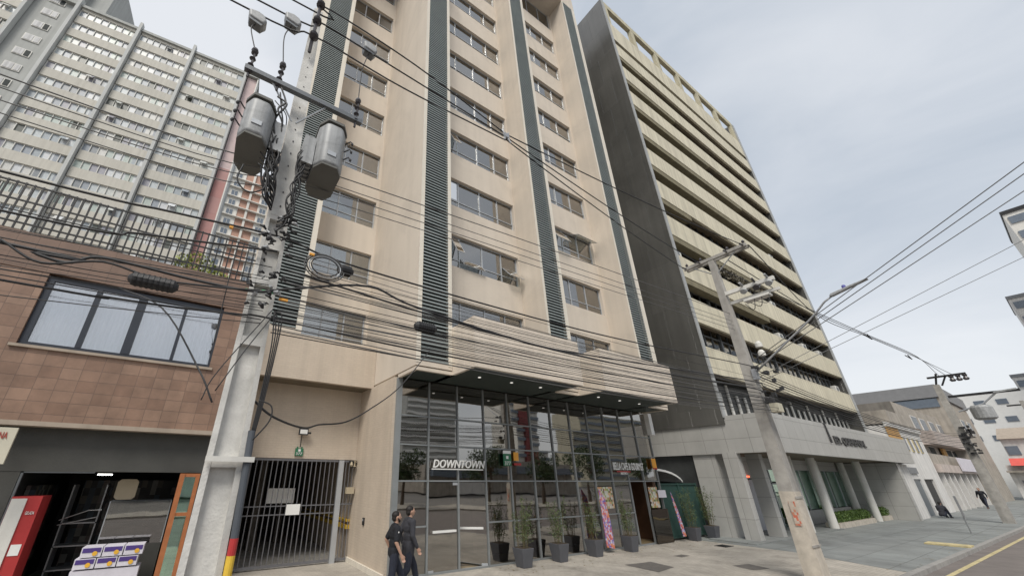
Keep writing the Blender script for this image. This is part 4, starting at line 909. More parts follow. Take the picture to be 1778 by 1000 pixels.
# crossarm and transformers
b=MB(); b.box(-.62,1.12,4.36,4.44,7.82,7.90); b.build('crossarm','aludark',PA)
b=MB(); b.tube([(-.25,4.4,7.84),(.12,4.5,7.35)],.014,5); b.tube([(.55,4.4,7.84),(.18,4.5,7.35)],.014,5); b.build('brace','galv',PA)
for x,z in ((-.56,8.0),(-.17,8.0),(1.02,8.05)):
    b=MB(); b.tube([(x,4.4,7.7),(x+.01,4.38,8.22)],.018,6); 
    for dz in (-.22,-.08,.06,.18): b.lathe((x,4.39,z+dz),[(.02,0),(.045,.02),(.02,.05)],10)
    b.lathe((x,4.38,z+.2),[(.03,0),(.05,.04),(.04,.08)],10); b.build('fuse_cutout','ceram',PA)
def trafo(x,z0,z1,r,lab,side):
    t=thing('transformer',lab,'transformer',(x,4.6,z0),group='transformers on the near pole')
    b=MB(); n=10; w_=r; yf,yb=4.15,4.95
    poly=[(x-w_*.55,yf),(x+w_*.55,yf),(x+w_,yf+.16),(x+w_,yb-.16),(x+w_*.55,yb),(x-w_*.55,yb),(x-w_,yb-.16),(x-w_,yf+.16)]
    b.prism(poly,'z',z0,z1); bevel(b.build('tank','trafo',t,smooth=True),.05,4)
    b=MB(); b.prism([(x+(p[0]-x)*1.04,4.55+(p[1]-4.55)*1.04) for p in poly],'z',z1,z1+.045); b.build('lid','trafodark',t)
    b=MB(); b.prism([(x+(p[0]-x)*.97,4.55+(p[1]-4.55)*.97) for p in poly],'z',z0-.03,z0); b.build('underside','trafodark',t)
    b=MB(); sx=x+side*(r+.09)
    b.box(sx-.07,sx+.07,4.35,4.8,z0+.05,z0+.5)
    for k in range(6): b.box(sx-.08,sx+.08,4.32+k*.085,4.335+k*.085,z0+.02,z0+.52)
    b.build('cooling_fins','trafo',t)
    for k,(dx,dy) in enumerate(((-.08,4.3),(.08,4.32),(0,4.6))):
        b=MB(); b.lathe((x+dx,dy,z1+.045),[(.03,0),(.045,.02),(.025,.05),(.04,.08),(.02,.12)],10); b.build('bushing','ceram',t)
    b=MB(); b.box(x-.06,x+.06,yf-.012,yf-.002,z0+.15,z0+.22); b.build('rating_plate','alu',t)
    for k in range(3):
        a=z1-.15-.16*k; b=MB(); b.tube([(x-side*r*.98,4.3,a),(x-side*(r+.06),4.25,a+.04),(x-side*(r+.09),4.25,a+.02)],.010,5); b.lathe((x-side*(r+.09),4.25,a-.02),[(.012,0),(.02,.02),(.012,.05)],8); b.build('side_bushing','cable',t)
    for k in range(6):
        a=k*1.05; b=MB(); b.box(x+r*.9*math.cos(a)-.015,x+r*.9*math.cos(a)+.015,4.55+.36*math.sin(a)-.015,4.55+.36*math.sin(a)+.015,z1+.045,z1+.07); b.build('lid_clamp','ceram',t)
trafo(-.28,6.52,7.15,.185,'left grey transformer hung on the near pole',1)
trafo(.70,6.52,7.3,.20,'right grey transformer hung on the near pole, in front of the louvres',-1)
# stirrup covers on the top wires
for i,(x,z,lab) in enumerate(((-.68,9.07,'leftmost grey plastic cover clipped on the top wires'),(-.21,9.47,'middle grey plastic cover clipped on the top wires'),(1.12,9.9,'rightmost grey plastic cover clipped on the top wires before the windows'))):
    t=thing('line_cover',lab,'line cover',(x,4.5,z),group='grey covers on the top wires')
    b=MB(); b.prism([(x-.13,z+.10),(x-.10,z-.05),(x+.1,z-.09),(x+.15,z),(x+.10,z+.11),(x,z+.14)],'y',4.42,4.6); bevel(b.build('hood','trafo',t),.03,3)
    MB().prism([(x-.11,z-.03),(x-.09,z-.10),(x+.08,z-.14),(x+.11,z-.07)],'y',4.44,4.58).build('base','aludark',t)
    cx=(-.56,-.17,1.02)[i]; cable([(x,4.5,z-.1),(x+(cx-x)*.3-.06,4.45,(z+8.25)/2+.1),(cx,4.38,8.25)],.009,'drop_wire','thin drop wire from a grey cover down to the crossarm','drop wires at the near pole')
# conduit
t=thing('conduit','dark grey conduit with red and yellow bands strapped to the near pole','conduit',(.52,4.5,0))
b=MB(); b.tube([(.455,4.5,1.96),(.45,4.5,2.1),(.425,4.53,2.95)],.036,12); b.build('pipe','pvc',t)
b=MB(); b.tube([(.455,4.5,1.83),(.455,4.5,1.97)],.038,12); b.build('red_band','red',t)
b=MB(); b.tube([(.456,4.5,1.64),(.455,4.5,1.83)],.038,12); b.build('yellow_band','yellow',t)
b=MB(); b.tube([(.46,4.5,0),(.456,4.5,1.64)],.036,12); b.build('lower_pipe','pvc',t)
for i in range(4): cable([(.42+.01*i,4.53,2.9),(.44+.015*i,4.5,3.4),(.44+.02*i,4.45,3.9+.1*i),(.40,4.45,4.3)],.008,'riser_cable','black riser cable climbing from the conduit to the bundle','riser cables above the conduit')
# middle pole
BXp,BYp=14.72,4.85
PB=thing('utility_pole','middle weathered concrete pole with a bare crossarm before the cream tower','utility pole',(BXp,BYp,0))
b=MB()
b.taper((BXp,BYp,2.2),.43,.34,(BXp,BYp,9.9),.21,.18,0); b.build('shaft','concdirty',PB)
b=MB(); b.taper((BXp,BYp,0),.52,.40,(BXp,BYp,2.2),.45,.36,0)
b.build('lower_shaft','concpink',PB)
b=MB(); b.box(BXp-.262,BXp-.254,BYp-.12,BYp+.02,1.35,1.95); b.build('torn_poster','awred',PB); bpy.data.objects['torn_poster'].data.materials[0]=M['torn']
b=MB(); b.box(BXp-.25,BXp+.25,BYp-.20,BYp-.17,2.02,2.08); b.box(BXp-.27,BXp+.27,BYp-.215,BYp-.185,.85,.9); b.build('step_ledge','concdirty',PB)
b=MB(); b.box(BXp-.10,BXp-.0,3.72,5.78,9.93,10.04); b.box(BXp+.12,BXp+.2,3.72,5.78,9.93,10.04); b.build('crossarm','concdirty',PB)
b=MB()
for y in (3.8,4.3,5.2,5.7):
    b.tube([(BXp-.1,y,9.98),(BXp-.35,y,9.95)],.03,6); b.lathe((BXp+.05,y,10.04),[(.03,0),(.06,.04),(.03,.09),(.055,.13),(.02,.2)],10)
b.build('insulator','ceram',PB)
b=MB(); b.tube([(BXp,4.1,9.93),(BXp-.02,4.8,9.35)],.02,5); b.tube([(BXp,5.5,9.93),(BXp-.02,4.9,9.35)],.02,5); b.build('brace','galv',PB)
# capacitor / switch rack towards the road
t=thing('switch_rack','grey three-pole switch rack on the road side of the middle pole','switchgear',(BXp,3.9,8.2),group=None)
b=MB(); b.box(BXp-.12,BXp-.02,3.35,4.75,8.42,8.55); b.box(BXp+.05,BXp+.12,3.35,4.75,8.1,8.2); b.box(BXp-.15,BXp+.15,3.6,4.3,7.98,8.06); b.build('frame','offwhite',t)
for y in (3.5,3.85,4.2):
    b=MB(); b.tube([(BXp-.2,y,8.3),(BXp+.15,y,8.55)],.09,12); b.tube([(BXp-.28,y,8.62),(BXp,y,8.5)],.035,8); b.build('switch_unit','ceram' if y==3.85 else 'trafo',t)
for i in range(3): cable([(BXp-.1,3.6+.2*i,8.05),(BXp-.15,3.7+.2*i,7.72-.05*i),(BXp-.1,4.0+.15*i,7.9)],.012,'loop_cable','loop of black cable under the grey switch rack','cable loops under the switch rack')
# street lamp on middle pole
t=thing('street_lamp','grey street lamp arm reaching from the middle pole over the road','street lamp',(14.6,4.7,5.6))
b=MB(); b.tube([(14.6,4.75,5.55),(14.6,4.2,5.95),(14.6,3.5,6.45),(14.6,3.0,6.80),(14.6,2.72,7.03),(14.6,2.5,7.24),(14.6,2.25,7.38)],[.033,.032,.03,.028,.027,.026,.026],8); b.build('arm','galv',t,smooth=True)
b=MB(); b.prism([(2.35,7.36),(2.3,7.42),(1.9,7.50),(1.53,7.56),(1.5,7.53),(1.9,7.43),(2.3,7.33)],'x',14.53,14.67); bevel(b.build('lamp_head','trafo',t),.02)
b=MB(); b.lathe((14.6,2.0,7.47),[(.04,0),(.045,.06),(.03,.1)],12); b.build('photocell','signblue',t)
b=MB(); b.box(14.5,14.7,4.6,4.72,5.4,5.75); b.build('clamp','galv',t)
# hardware knot on middle pole
t=thing('cable_terminal','tangle of black cable clamps around the middle pole','cable clamps',(BXp,4.7,5.2))
rr=random.Random(5); b=MB()
for i in range(16):
    y=4.45+rr.uniform(-.25,.25); z=5.15+rr.uniform(-.55,.75); x=BXp-.28+rr.uniform(-.12,.5); MB().box(x,x+rr.uniform(.05,.16),y-.1,y,z,z+rr.uniform(.04,.14)).build('clamp','cable',t)
b=MB(); b.lathe((BXp+.3,4.45,6.2),[(.1,0),(.1,.12),(.05,.2)],12); b.lathe((BXp+.3,4.45,6.5),[(.1,0),(.1,.12),(.05,.2)],12); b.build('round_insulators','offwhite',t)
MB().box(BXp-.4,BXp-.05,4.3,4.5,4.35,4.6).build('cream_box','stair',t)
# near pole knots
t=thing('cable_terminal','tangle of black cable clamps around the near pole','cable clamps',(.3,4.45,4.3))
b=MB()
for i in range(46):
    z=rr.uniform(4.3,5.6); x=.21+rr.uniform(-.17,.20); r0=rr.uniform(.008,.022); a=rr.uniform(-1.2,1.2); l_=rr.uniform(.03,.09)
    MB().tube([(x,4.4,z),(x+l_*.5*math.cos(a),4.37,z+l_*.5*math.sin(a)),(x+l_*math.cos(a),4.4,z+l_*math.sin(a))],[r0,r0*1.3,r0*.7],7).build('clamp','cable' if i%4 else 'galv',t)
MB().box(.22,.36,4.40,4.43,4.50,4.52).build('green_tag','greenp',t)
MB().box(.42,.52,4.40,4.43,4.44,4.465).build('orange_tag','orange',t)
MB().box(-.27,-.23,4.42,4.46,5.23,5.255).build('orange_tag','orange',t)
MB().box(.05,.14,4.40,4.43,4.47,4.49).build('green_tag','greenp',t)
# distant pole
CX,CY=45.7,4.15
PC=thing('utility_pole','distant old concrete pole with a dark crossarm and cable tangle','utility pole',(CX,CY,0))
b=MB(); b.taper((CX,CY,0),.66,.5,(CX,CY,9.0),.34,.3); b.build('shaft','concdirty',PC)
b=MB(); b.box(CX-.1,CX+.1,2.6,4.4,9.5,9.62); b.tube([(CX,4.2,8.8),(CX,3.9,9.8)],.06,6); b.tube([(CX,3.9,8.9),(CX,3.5,9.6)],.05,6); b.box(CX-.1,CX+.1,.9,3.9,8.0,8.15); b.build('crossarm','iron',PC)
b=MB()
for y in (2.7,3.0,3.3): b.lathe((CX,y,9.1),[(.1,0),(.16,.1),(.08,.25),(.14,.35),(.05,.45)],10)
b.build('insulator','ceram',PC)
t=thing('transformer','round grey transformer on the distant pole','transformer',(CX,3.0,6.3)); b=MB(); b.lathe((CX,2.8,6.35),[(.38,0),(.5,.1),(.5,.8),(.4,.95)],16); b.build('tank','trafo',t)
t=thing('street_lamp','small street lamp arm on the distant pole over the road','street lamp',(CX,3,7.5)); b=MB(); b.tube([(CX,3.8,7.0),(CX,2.6,7.4),(CX,1.9,8.0)],.05,6); b.build('arm','galv',t); MB().prism([(2.0,8.0),(1.9,8.12),(1.0,8.2),(1.0,8.1)],'x',CX-.15,CX+.15).build('lamp_head','trafo',t)
t=thing('cable_terminal','dark cable tangle half way up the distant pole','cable clamps',(CX,3.9,5)); b=MB()
for i in range(40):
    y=CY+rr.uniform(-.28,.28)-.1; z=5.0+rr.uniform(-.9,1.0); MB().box(CX-.42,CX-.2,y-rr.uniform(.05,.22),y,z,z+rr.uniform(.04,.2)).build('clamp','cable',t)
PD=thing('utility_pole','thin far pole beyond the distant one against the white block','utility pole',(78,1.9,0)); MB().taper((78,1.9,0),.5,.5,(78,1.9,10.8),.3,.3).build('shaft','concdirty',PD); MB().box(77.9,78.1,.7,3.0,10.3,10.45).build('crossarm','iron',PD)
# ------------------------------------------------------------------ wires
G1='power wires on the top of the poles'
cable([(-9,4.5,9.15),(-1.08,4.5,9.22),(.15,4.4,9.3),(1.87,4.45,9.33),(4.45,4.5,9.57)],.014,'power_wire','lowest thick power wire meeting the near pole insulators',G1)
cable([(-9,4.5,9.45),(-.77,4.5,9.56),(.15,4.4,9.72),(1.12,4.45,9.78),(4.46,4.5,9.69)],.014,'power_wire','middle thick power wire meeting the near pole insulators',G1)
cable([(-9,4.5,9.9),(-.29,4.5,10.06),(.15,4.4,10.2),(2.08,4.45,10.2),(4.47,4.5,9.78)],.014,'power_wire','highest thick power wire meeting the near pole insulators',G1)
for y,z,lab in ((5.7,9.6,'farthest'),(5.2,9.69,'middle'),(3.8,9.78,'nearest')):
    cable([(4.46,4.5,z),(BXp-.35,y,9.95)],.014,'power_wire',lab+' power wire from the cross spacer to the middle pole crossarm',G1,sag=.12)
b=MB()
for s in (-1,1): b.tube([(4.46-.1*s,4.45,9.5),(4.46+.1*s,4.5,9.86)],.02,5)
b.box(4.4,4.52,4.44,4.5,9.62,9.74)
tag(b.build('wire_spacer','galv'),'cross-shaped spacer on the wires before the central windows','wire spacer')
cable([(-9,4.7,6.45),(-1.5,4.7,6.47),(.3,4.62,6.72),(2.08,4.7,6.95),(7.86,4.7,7.3),(BXp,4.8,7.75)],.009,'phone_wire','thin grey wire crossing behind both transformers, upper','thin wires under the transformers','cablegrey')
for k in range(3):
    dz=-.13*(k+1)-.03*k
    cable([(-9,4.75,6.45+dz),(-1.5,4.75,6.47+dz),(.3,4.66,6.7+dz),(2.08,4.74,6.9+dz),(7.86,4.75,7.2+dz),(BXp,4.8,7.6+dz)],.007,'phone_wire','thin grey wire crossing behind both transformers, lower','thin wires under the transformers','cablegrey')
G2='thick telecom cables along the street'
cable([(-9,4.45,4.95),(-2.18,4.45,5.14),(-.84,4.45,5.23),(.3,4.42,5.3),(.96,4.45,5.22),(2.35,4.45,5.19),(5.14,4.45,5.21),(7.87,4.45,5.31),(13.65,4.45,5.67),(BXp,4.6,5.7)],.014,'telecom_cable','uppermost thick black cable running past both near poles',G2)
cable([(-9,4.5,4.6),(-2.06,4.5,4.76),(-1.04,4.5,4.89),(-.03,4.5,5.07),(.3,4.45,5.1)],.013,'telecom_cable','black cable crossing the roof railing to the near pole',G2)
cable([(-9,4.4,4.35),(-1.91,4.4,4.40),(-1.7,4.4,4.37),(-1.45,4.4,4.34),(-1.27,4.4,4.46),(-.94,4.4,4.47),(-.46,4.4,4.45),(.14,4.4,4.47),(.5,4.4,4.6),(1.5,4.4,4.92),(2.34,4.4,4.78),(5.08,4.4,4.63),(8.94,4.4,4.72),(13,4.4,4.91),(BXp,4.6,5.0)],.016,'telecom_cable','thickest lashed black cable sagging past the tiled wall',G2)
cable([(-1.91,4.38,4.42),(-1.6,4.38,4.28),(-1.2,4.38,4.42),(-.75,4.38,4.36),(-.2,4.38,4.42),(.2,4.4,4.5)],.012,'telecom_cable','slack cable looping round the thick lashed one',G2)
cable([(-9,4.5,4.05),(-1.83,4.5,4.09),(-1.15,4.5,4.11),(-.53,4.5,4.14),(.08,4.5,4.2),(.45,4.5,4.22),(3.1,4.5,4.17),(9.25,4.5,4.24),(13,4.5,4.47),(BXp,4.6,4.7)],.012,'telecom_cable','lowest thick black cable crossing the white curtained window',G2)
cable([(.46,4.4,4.85),(1.52,4.4,4.78),(2.34,4.4,4.73),(4.01,4.4,4.66),(5.76,4.4,4.68),(13.14,4.4,5.13),(BXp,4.6,5.2)],.014,'telecom_cable','thick black cable crossing the tiled canopy from the near pole',G2)
G3='thin telephone cables between the two near poles'; rr=random.Random(11)
for i in range(34):
    za=4.1+1.0*(i/34)**1.2+rr.uniform(-.04,.04); zb=4.35+.95*(i/34)+rr.uniform(-.08,.08); s=rr.uniform(.02,.20)
    cable([(.42,4.3+rr.uniform(0,.4),za),(BXp-.2,4.4+rr.uniform(-.1,.4),zb)],rr.choice((.004,.005,.007,.0045)),'telephone_cable','thin black telephone cable in the bundle between the two near poles',G3,'cable' if i%2 else 'cablegrey',sag=s)
G4='thin telephone cables left of the near pole'
for i in range(13):
    zb=4.12+.75*(i/13)+rr.uniform(-.05,.05); za=zb-rr.uniform(-.05,.35)
    cable([(-9,4.3+rr.uniform(0,.4),za),(.28,4.45,zb)],rr.choice((.004,.005,.006)),'telephone_cable','thin black telephone cable coming from the left to the near pole',G4,sag=rr.uniform(.02,.2))
G5='cables continuing past the middle pole'
for i in range(9):
    zb=4.6+.14*i; cable([(BXp+.2,4.55+.04*i,zb+.2),(CX,4.0,4.6+.12*i)],.012 if i%3 else .02,'telecom_cable','black cable sagging from the middle pole to the distant pole',G5,sag=.35+.04*i)
for k,(y,z) in enumerate(((3.7,10.0),(4.4,9.75),(5.0,9.9))):
    cable([(BXp+.1,y,z),(23.2,4.4,9.55+.08*k),(30.6,4.2,9.85+.07*k),(40.9,3.9,10.25+.06*k),(CX,3.2+.3*k,9.6)],.016,'power_wire','power wire from the middle pole crossarm to the distant pole','power wires beyond the middle pole')
for x,lab in ((30.6,'nearest'),(40.5,'farthest')):
    b=MB(); zc=9.85 if x<35 else 10.3; b.tube([(x-.1,4.1,zc-.18),(x+.1,4.2,zc+.18)],.03,5); b.tube([(x-.1,4.3,zc+.16),(x+.1,4.1,zc-.16)],.03,5); tag(b.build('wire_spacer','iron'),lab+' dark spacer on the wires in the open sky','wire spacer')
# wires crossing the street from the middle pole
for i,(p,z1) in enumerate((((14.26,-1.47,9.0),6.05),((14.85,-1.44,9.0),5.95),((15.82,-1.38,9.0),5.85),((19.33,-1.17,9.0),5.5),((20.94,-1.07,9.0),5.35))):
    a=Vector((BXp,4.6,z1)); q=Vector(p); e_=a+(q-a)*2.2
    cable([tuple(a),tuple(e_)],.012 if i<3 else .009,'service_wire','service wire climbing from the middle pole across the street','wires crossing the street',sag=.02,mt='cablegrey')
# loops and drops
cable([(.37,4.6,3.29),(.63,4.7,3.13),(1.1,5.3,3.1),(1.55,6.3,3.28),(2.2,7.0,3.45),(2.95,7.8,3.86),(4.12,8.8,4.69),(5.26,9.3,6.0)],.014,'drop_cable','black cable drooping from the near pole across the garage wall to the hotel','drop cables')
cable([(-1.5,6.5,5.0),(-.75,5.2,4.35),(-.2,4.6,3.55),(.0,4.5,3.2)],.010,'drop_cable','black diagonal cable across the white curtained window to the near pole','drop cables')
cable([(.42,4.5,4.3),(.2,4.42,3.8),(.0,4.4,3.3)],.006,'drop_cable','thin cable running diagonally down the near pole face','drop cables')
cable([(.38,4.38,4.3),(-.02,4.42,3.5),(-.1,4.42,3.2)],.006,'drop_cable','second thin cable slanting over the left edge of the near pole','drop cables')
cable([(.42,4.4,3.25),(.55,4.4,3.2),(.56,4.4,3.05),(.44,4.45,2.85)],.008,'drop_cable','small black cable loop beside the conduit top','drop cables')
cable([(-.14,4.45,4.7),(-.13,4.45,4.2),(-.12,4.45,3.8)],.006,'drop_cable','short hanging cable end left of the near pole','drop cables')
for i in range(16):
    q=[(-.13+rr.uniform(-.03,.03),4.36,7.75-.1*i)]
    z=q[0][2]
    while z>6.1: z-=rr.uniform(.14,.3); q.append((-.05+(7.75-z)*.05+rr.uniform(-.09,.07),4.34+rr.uniform(-.05,.08),z))
    q.append((.12,4.45,q[-1][2]-.15))
    cable(q,rr.choice((.008,.011,.014)),'jumper_cable','black jumper cable tangled between the left transformer and the pole','jumper cables at the transformers')
for i in range(10):
    q=[(.40+rr.uniform(-.03,.03),4.36,7.1-.08*i)]; z=q[0][2]
    while z>5.7: z-=rr.uniform(.15,.3); q.append((.37+rr.uniform(-.07,.06)-(7.1-z)*.03,4.36+rr.uniform(-.05,.08),z))
    q.append((.22,4.45,q[-1][2]-.1))
    cable(q,rr.choice((.008,.011)),'jumper_cable','black jumper cable tangled between the right transformer and the pole','jumper cables at the transformers')
cable([(-.3,4.3,6.1),(-.32,4.3,5.85),(-.18,4.3,5.72),(-.02,4.3,5.85),(-.03,4.3,6.1),(-.15,4.3,6.2)],.010,'jumper_cable','round black cable loop hanging below the left transformer','jumper cables at the transformers')
# cable coil
t=thing('cable_coil','coil of pale and dark cable hanging right of the near pole','cable coil',(.9,4.35,4.9))
for j in range(4):
    b=MB(); R_=.13+.02*j; pts=[(.88+R_*1.35*math.cos(a*math.pi/12),4.33+.01*j,5.0+R_*math.sin(a*math.pi/12)) for a in range(25)]; b.tube(pts,.009,5); b.build('coil_turn',('cable','alu','cable','cablegrey')[j],t)
MB().box(.66,.72,4.3,4.33,5.1,5.13).build('tape','orange',t)
# splice boxes
for i,(x,z,lab) in enumerate(((-.98,4.26,'dark ribbed splice box hanging before the brown cornice'),(2.24,4.44,'dark splice box on the cables before the left louvre strip'),(1.05,5.0,'small dark splice box on the cable right of the coil'))):
    t=thing('splice_box',lab,'splice box',(x,4.4,z),group='splice boxes on the cables'); w_=(.42,.36,.22)[i]
    b=MB(); b.tube([(x,4.4,z+.06),(x+.04,4.4,z+.06),(x+w_-.04,4.4,z+.06),(x+w_,4.4,z+.06)],[.03,.07,.07,.03],12); b.build('shell','cable',t)
    b=MB()
    for k in range(7): b.tube([(x+.06+k*(w_-.1)/7,4.4,z+.06),(x+.075+k*(w_-.1)/7,4.4,z+.06)],.076,12)
    b.build('ribs','iron',t)
# ------------------------------------------------------------------ people
def ell(mb,c,r,n=14):
    vs=[];k=n//2
    for a in range(1,k):
        t=math.pi*a/k
        vs+=[(c[0]+r[0]*math.sin(t)*math.cos(2*math.pi*j/n),c[1]+r[1]*math.sin(t)*math.sin(2*math.pi*j/n),c[2]-r[2]*math.cos(t)) for j in range(n)]
    m=k-1; vs+=[(c[0],c[1],c[2]-r[2]),(c[0],c[1],c[2]+r[2])]
    fs=[(i*n+j,i*n+(j+1)%n,(i+1)*n+(j+1)%n,(i+1)*n+j) for i in range(m-1) for j in range(n)]
    fs+=[(m*n,(j+1)%n,j) for j in range(n)]+[(m*n+1,(m-1)*n+j,(m-1)*n+(j+1)%n) for j in range(n)]
    mb.add(vs,fs)
def cap(mb,p,r0,q,r1):
    p,q=Vector(p),Vector(q); d=(q-p).normalized(); pts=[];rs=[]
    for t in (1.0,.8,.4): pts.append(p-d*r0*t); rs.append(r0*max(.05,math.sqrt(max(0,1-t*t))))
    pts.append(p); rs.append(r0); pts.append(q); rs.append(r1)
    for t in (.4,.8,1.0): pts.append(q+d*r1*t); rs.append(r1*max(.05,math.sqrt(max(0,1-t*t))))
    mb.tube(pts,rs,12)
def blob(name,mb,mt,parent,vox,it=3):
    o=mb.build(name,mt,parent,local=True)
    m=o.modifiers.new('remesh','REMESH'); m.mode='VOXEL'; m.voxel_size=vox; m.use_smooth_shade=True
    s_=o.modifiers.new('smooth','SMOOTH'); s_.iterations=it; s_.factor=.5
    return o
def person(x,y,rz,label,H=1.75,shirt='black',pants='jean',beard=False,coat=False,pose='walk',short=True,near=False):
    k=H/1.75; t=thing('person',label,'person',(x,y,0),rz); vx=.0075 if near else .02
    hipz=.22 if pose=='sit' else .93; dz=hipz-.93; bend=.3 if pose=='sit' else .03
    def U(a,b,c): return Vector(((a+bend*(c-.93))*k,b*k,(c+dz)*k))
    def V_(a,b,c): return Vector((a*k,b*k,c*k))
    if pose=='walk': fl,fr,kl,kr=(.30,.10,.10),(-.34,-.09,.16),(.20,.10,.52),(-.05,-.10,.50)
    elif pose=='stand': fl,fr,kl,kr=(.03,.11,.09),(-.02,-.11,.09),(.04,.10,.50),(.02,-.10,.50)
    else: fl,fr,kl,kr=(.62,.14,.09),(.45,-.16,.09),(.38,.14,.46),(.34,-.14,.5)
    S_={1:U(0,.185,1.43),-1:U(0,-.185,1.43)}
    if pose=='sit': E_={1:U(.14,.24,1.18),-1:U(.14,-.24,1.18)}; W_={1:U(.36,.14,1.16),-1:U(.36,-.12,1.14)}
    else: E_={1:U(-.14,.25,1.17),-1:U(-.02,-.27,1.16)}; W_={1:U(-.02,.27,.95),-1:U(.10,-.29,.93)}
    def torso(m,g,hem=.90):
        ell(m,U(0,0,.98),((.115+g)*k,(.165+g)*k,.13*k)); ell(m,U(0,0,1.12),((.105+g)*k,(.15+g)*k,.17*k)); ell(m,U(.005,0,1.30),((.118+g)*k,(.172+g)*k,.18*k))
        cap(m,U(-.005,-.15,1.415),(.062+g)*k,U(-.005,.15,1.415),(.062+g)*k)
    b=MB(); torso(b,0); cap(b,U(-.005,0,1.42),.062*k,U(.012,0,1.57),.053*k)
    ell(b,U(.018,0,1.645),(.098*k,.077*k,.112*k),18); ell(b,U(.05,0,1.585),(.055*k,.052*k,.05*k)); cap(b,U(.108,0,1.655),.010*k,U(.125,0,1.63),.014*k); ell(b,U(.112,0,1.588),(.012*k,.026*k,.009*k))
    for s in (1,-1):
        ell(b,U(.01,s*.079,1.64),(.022*k,.010*k,.032*k)); cap(b,S_[s],.056*k,E_[s],.043*k); cap(b,E_[s],.042*k,W_[s],.028*k)
        d=(W_[s]-E_[s]).normalized(); f=Vector((1,0,0)); f=(f-d*f.dot(d)).normalized(); pal=W_[s]+d*.05*k
        cap(b,W_[s]+d*.02*k+f*.012*k,.024*k,pal+d*.035*k+f*.014*k,.020*k); cap(b,W_[s]+d*.02*k-f*.012*k,.022*k,pal+d*.032*k-f*.016*k,.019*k)
        n_=f.cross(d)*s
        for j in range(4):
            b0=pal+d*.05*k+f*(.032-.021*j)*k; L_=(.062,.07,.066,.05)[j]*k; mid=b0+d*L_*.5; tip=b0+d*L_*.95+n_*.016*k
            cap(b,b0,.0095*k,mid,.009*k); cap(b,mid,.009*k,tip,.0075*k)
        cap(b,W_[s]+d*.03*k+f*.022*k,.013*k,pal+f*.050*k+d*.012*k,.010*k); cap(b,pal+f*.050*k+d*.012*k,.010*k,pal+f*.055*k+d*.045*k,.008*k)
    for kn,ft,s in ((kl,fl,1),(kr,fr,-1)): cap(b,U(0,s*.09,.90),.085*k,V_(*kn),.055*k); cap(b,V_(*kn),.053*k,V_(*ft),.038*k); cap(b,V_(*ft),.038*k,V_(ft[0]+.12,ft[1],max(ft[2]-.05,.04)),.03*k)
    blob('body',b,'skin',t,vx,2)
    c=MB(); torso(c,.022); cap(c,U(-.01,0,1.44),.075*k,U(-.002,0,1.495),.066*k)
    if coat: cap(c,U(0,.07,.93),.13*k,U(0,.07,.80),.12*k); cap(c,U(0,-.07,.93),.13*k,U(0,-.07,.80),.12*k)
    else: ell(c,U(0,0,.93),(.142*k,.19*k,.10*k))
    for s in (1,-1):
        e_=S_[s].lerp(E_[s],.80 if short else 1.0); cap(c,S_[s],.078*k,e_,(.066 if short else .058)*k)
        if not short: cap(c,E_[s],.058*k,E_[s].lerp(W_[s],.95),.042*k)
    blob('coat' if coat else 'shirt',c,shirt,t,max(vx,.012),3)
    c=MB(); ell(c,U(0,0,.93),(.135*k,.178*k,.10*k))
    for kn,ft,s in ((kl,fl,1),(kr,fr,-1)): cap(c,U(0,s*.09,.90),.105*k,V_(*kn),.078*k); cap(c,V_(*kn),.078*k,V_(*ft)+Vector((0,0,.02)),.062*k)
    blob('trousers',c,pants,t,max(vx,.012),3)
    for ft in (fl,fr):
        c=MB(); z=max(ft[2]-.05,.05)*k; cap(c,V_(ft[0]-.05,ft[1],0)+Vector((0,0,z)),.045*k,V_(ft[0]+.15,ft[1],0)+Vector((0,0,max(z-.01,.04))),.038*k); blob('shoe',c,'iron',t,.012,2)
    c=MB(); ell(c,U(-.012,0,1.685),(.100*k,.086*k,.088*k),18); ell(c,U(-.042,0,1.62),(.062*k,.078*k,.072*k)); blob('hair',c,'hair',t,max(vx,.009),2)
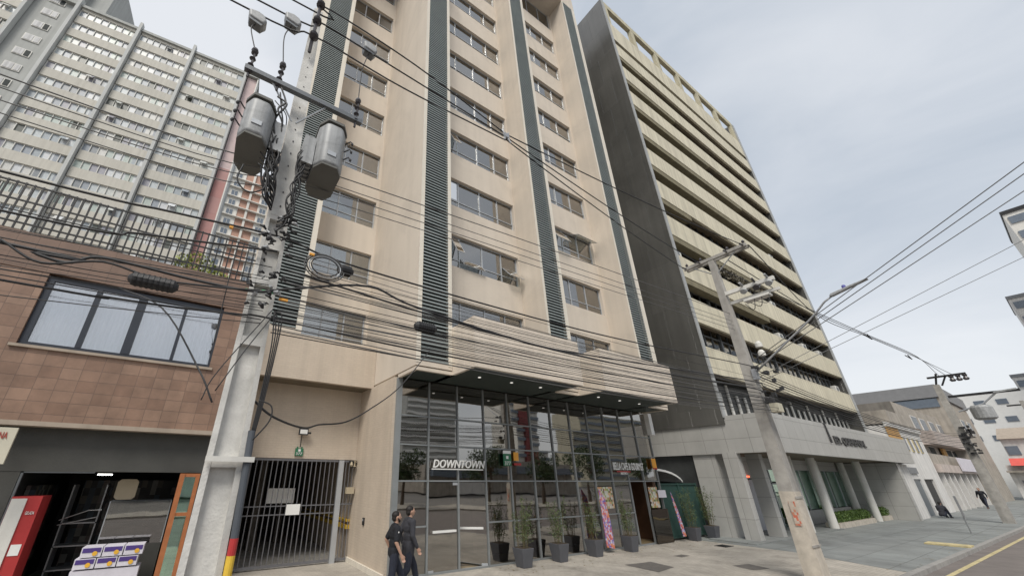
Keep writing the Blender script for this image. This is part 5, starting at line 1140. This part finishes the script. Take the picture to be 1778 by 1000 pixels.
    if beard:
        c=MB(); ell(c,U(.068,0,1.565),(.048*k,.050*k,.038*k)); cap(c,U(.06,.045,1.585),.026*k,U(.03,.072,1.625),.014*k); cap(c,U(.06,-.045,1.585),.026*k,U(.03,-.072,1.625),.014*k); blob('beard',c,'hair',t,.009,2)
    if near and not coat: b=MB(); ell(b,(E_[-1]*.25+S_[-1]*.75)+Vector((.02,-.076,0)),(.014,.006,.018)); b.build('sleeve_badge','white',t,local=True)
    return t
p1=person(4.28,9.05,R(-12),'bearded man in black polo shirt walking past the hotel wall',1.76,'black','jean',beard=True,near=True)
p2=person(4.85,9.45,R(-4),'man in dark long-sleeved jacket walking on the far side of the bearded man',1.84,'charcoal','jean',coat=True,short=False,near=True)
person(67.0,6.9,R(170),'distant person in black walking by the dark shop fronts',1.85,'black','jean',coat=True,short=False)
person(47.6,7.1,R(-20),'person in dark clothes sitting hunched against the white wall',1.8,'charcoal','jean',pose='sit',short=False)
# ------------------------------------------------------------------ parked car at right edge
CR=thing('parked_car','slate blue car at the far right edge of the road','car',(60,2.6,-.125))
b=MB(); b.prism([(56.6,.2),(56.5,.75),(57.0,.95),(58.0,1.02),(58.7,1.45),(60.4,1.5),(61.2,1.05),(61.4,.8),(61.4,.2)],'y',1.9,3.6); bevel(b.build('body','carp',CR),.08,3)
b=MB(); b.prism([(58.15,1.03),(58.78,1.4),(60.3,1.44),(60.95,1.05)],'y',1.88,3.62); b.build('side_window','ewin',CR)
for x in (57.4,60.5):
    w_=MB(); w_.lathe((0,0,0),[(.3,0),(.32,.03),(.32,.2),(.3,.22)],20); w_.v=[(x+v[0],1.86+v[2]+1.56,.2+v[1]) for v in w_.v]; o=w_.build('wheel','tyre',CR)
    w_=MB(); w_.lathe((0,0,0),[(.18,0),(.18,.24)],16); w_.v=[(x+v[0],3.43+v[2]-.01,.2+v[1]) for v in w_.v]; w_.build('rim','alu',o)
b=MB(); b.box(56.47,56.52,2.0,2.3,.62,.75); b.build('headlight','white',CR); b=MB(); b.box(56.47,56.52,3.2,3.5,.62,.75); b.build('headlight','white',CR)
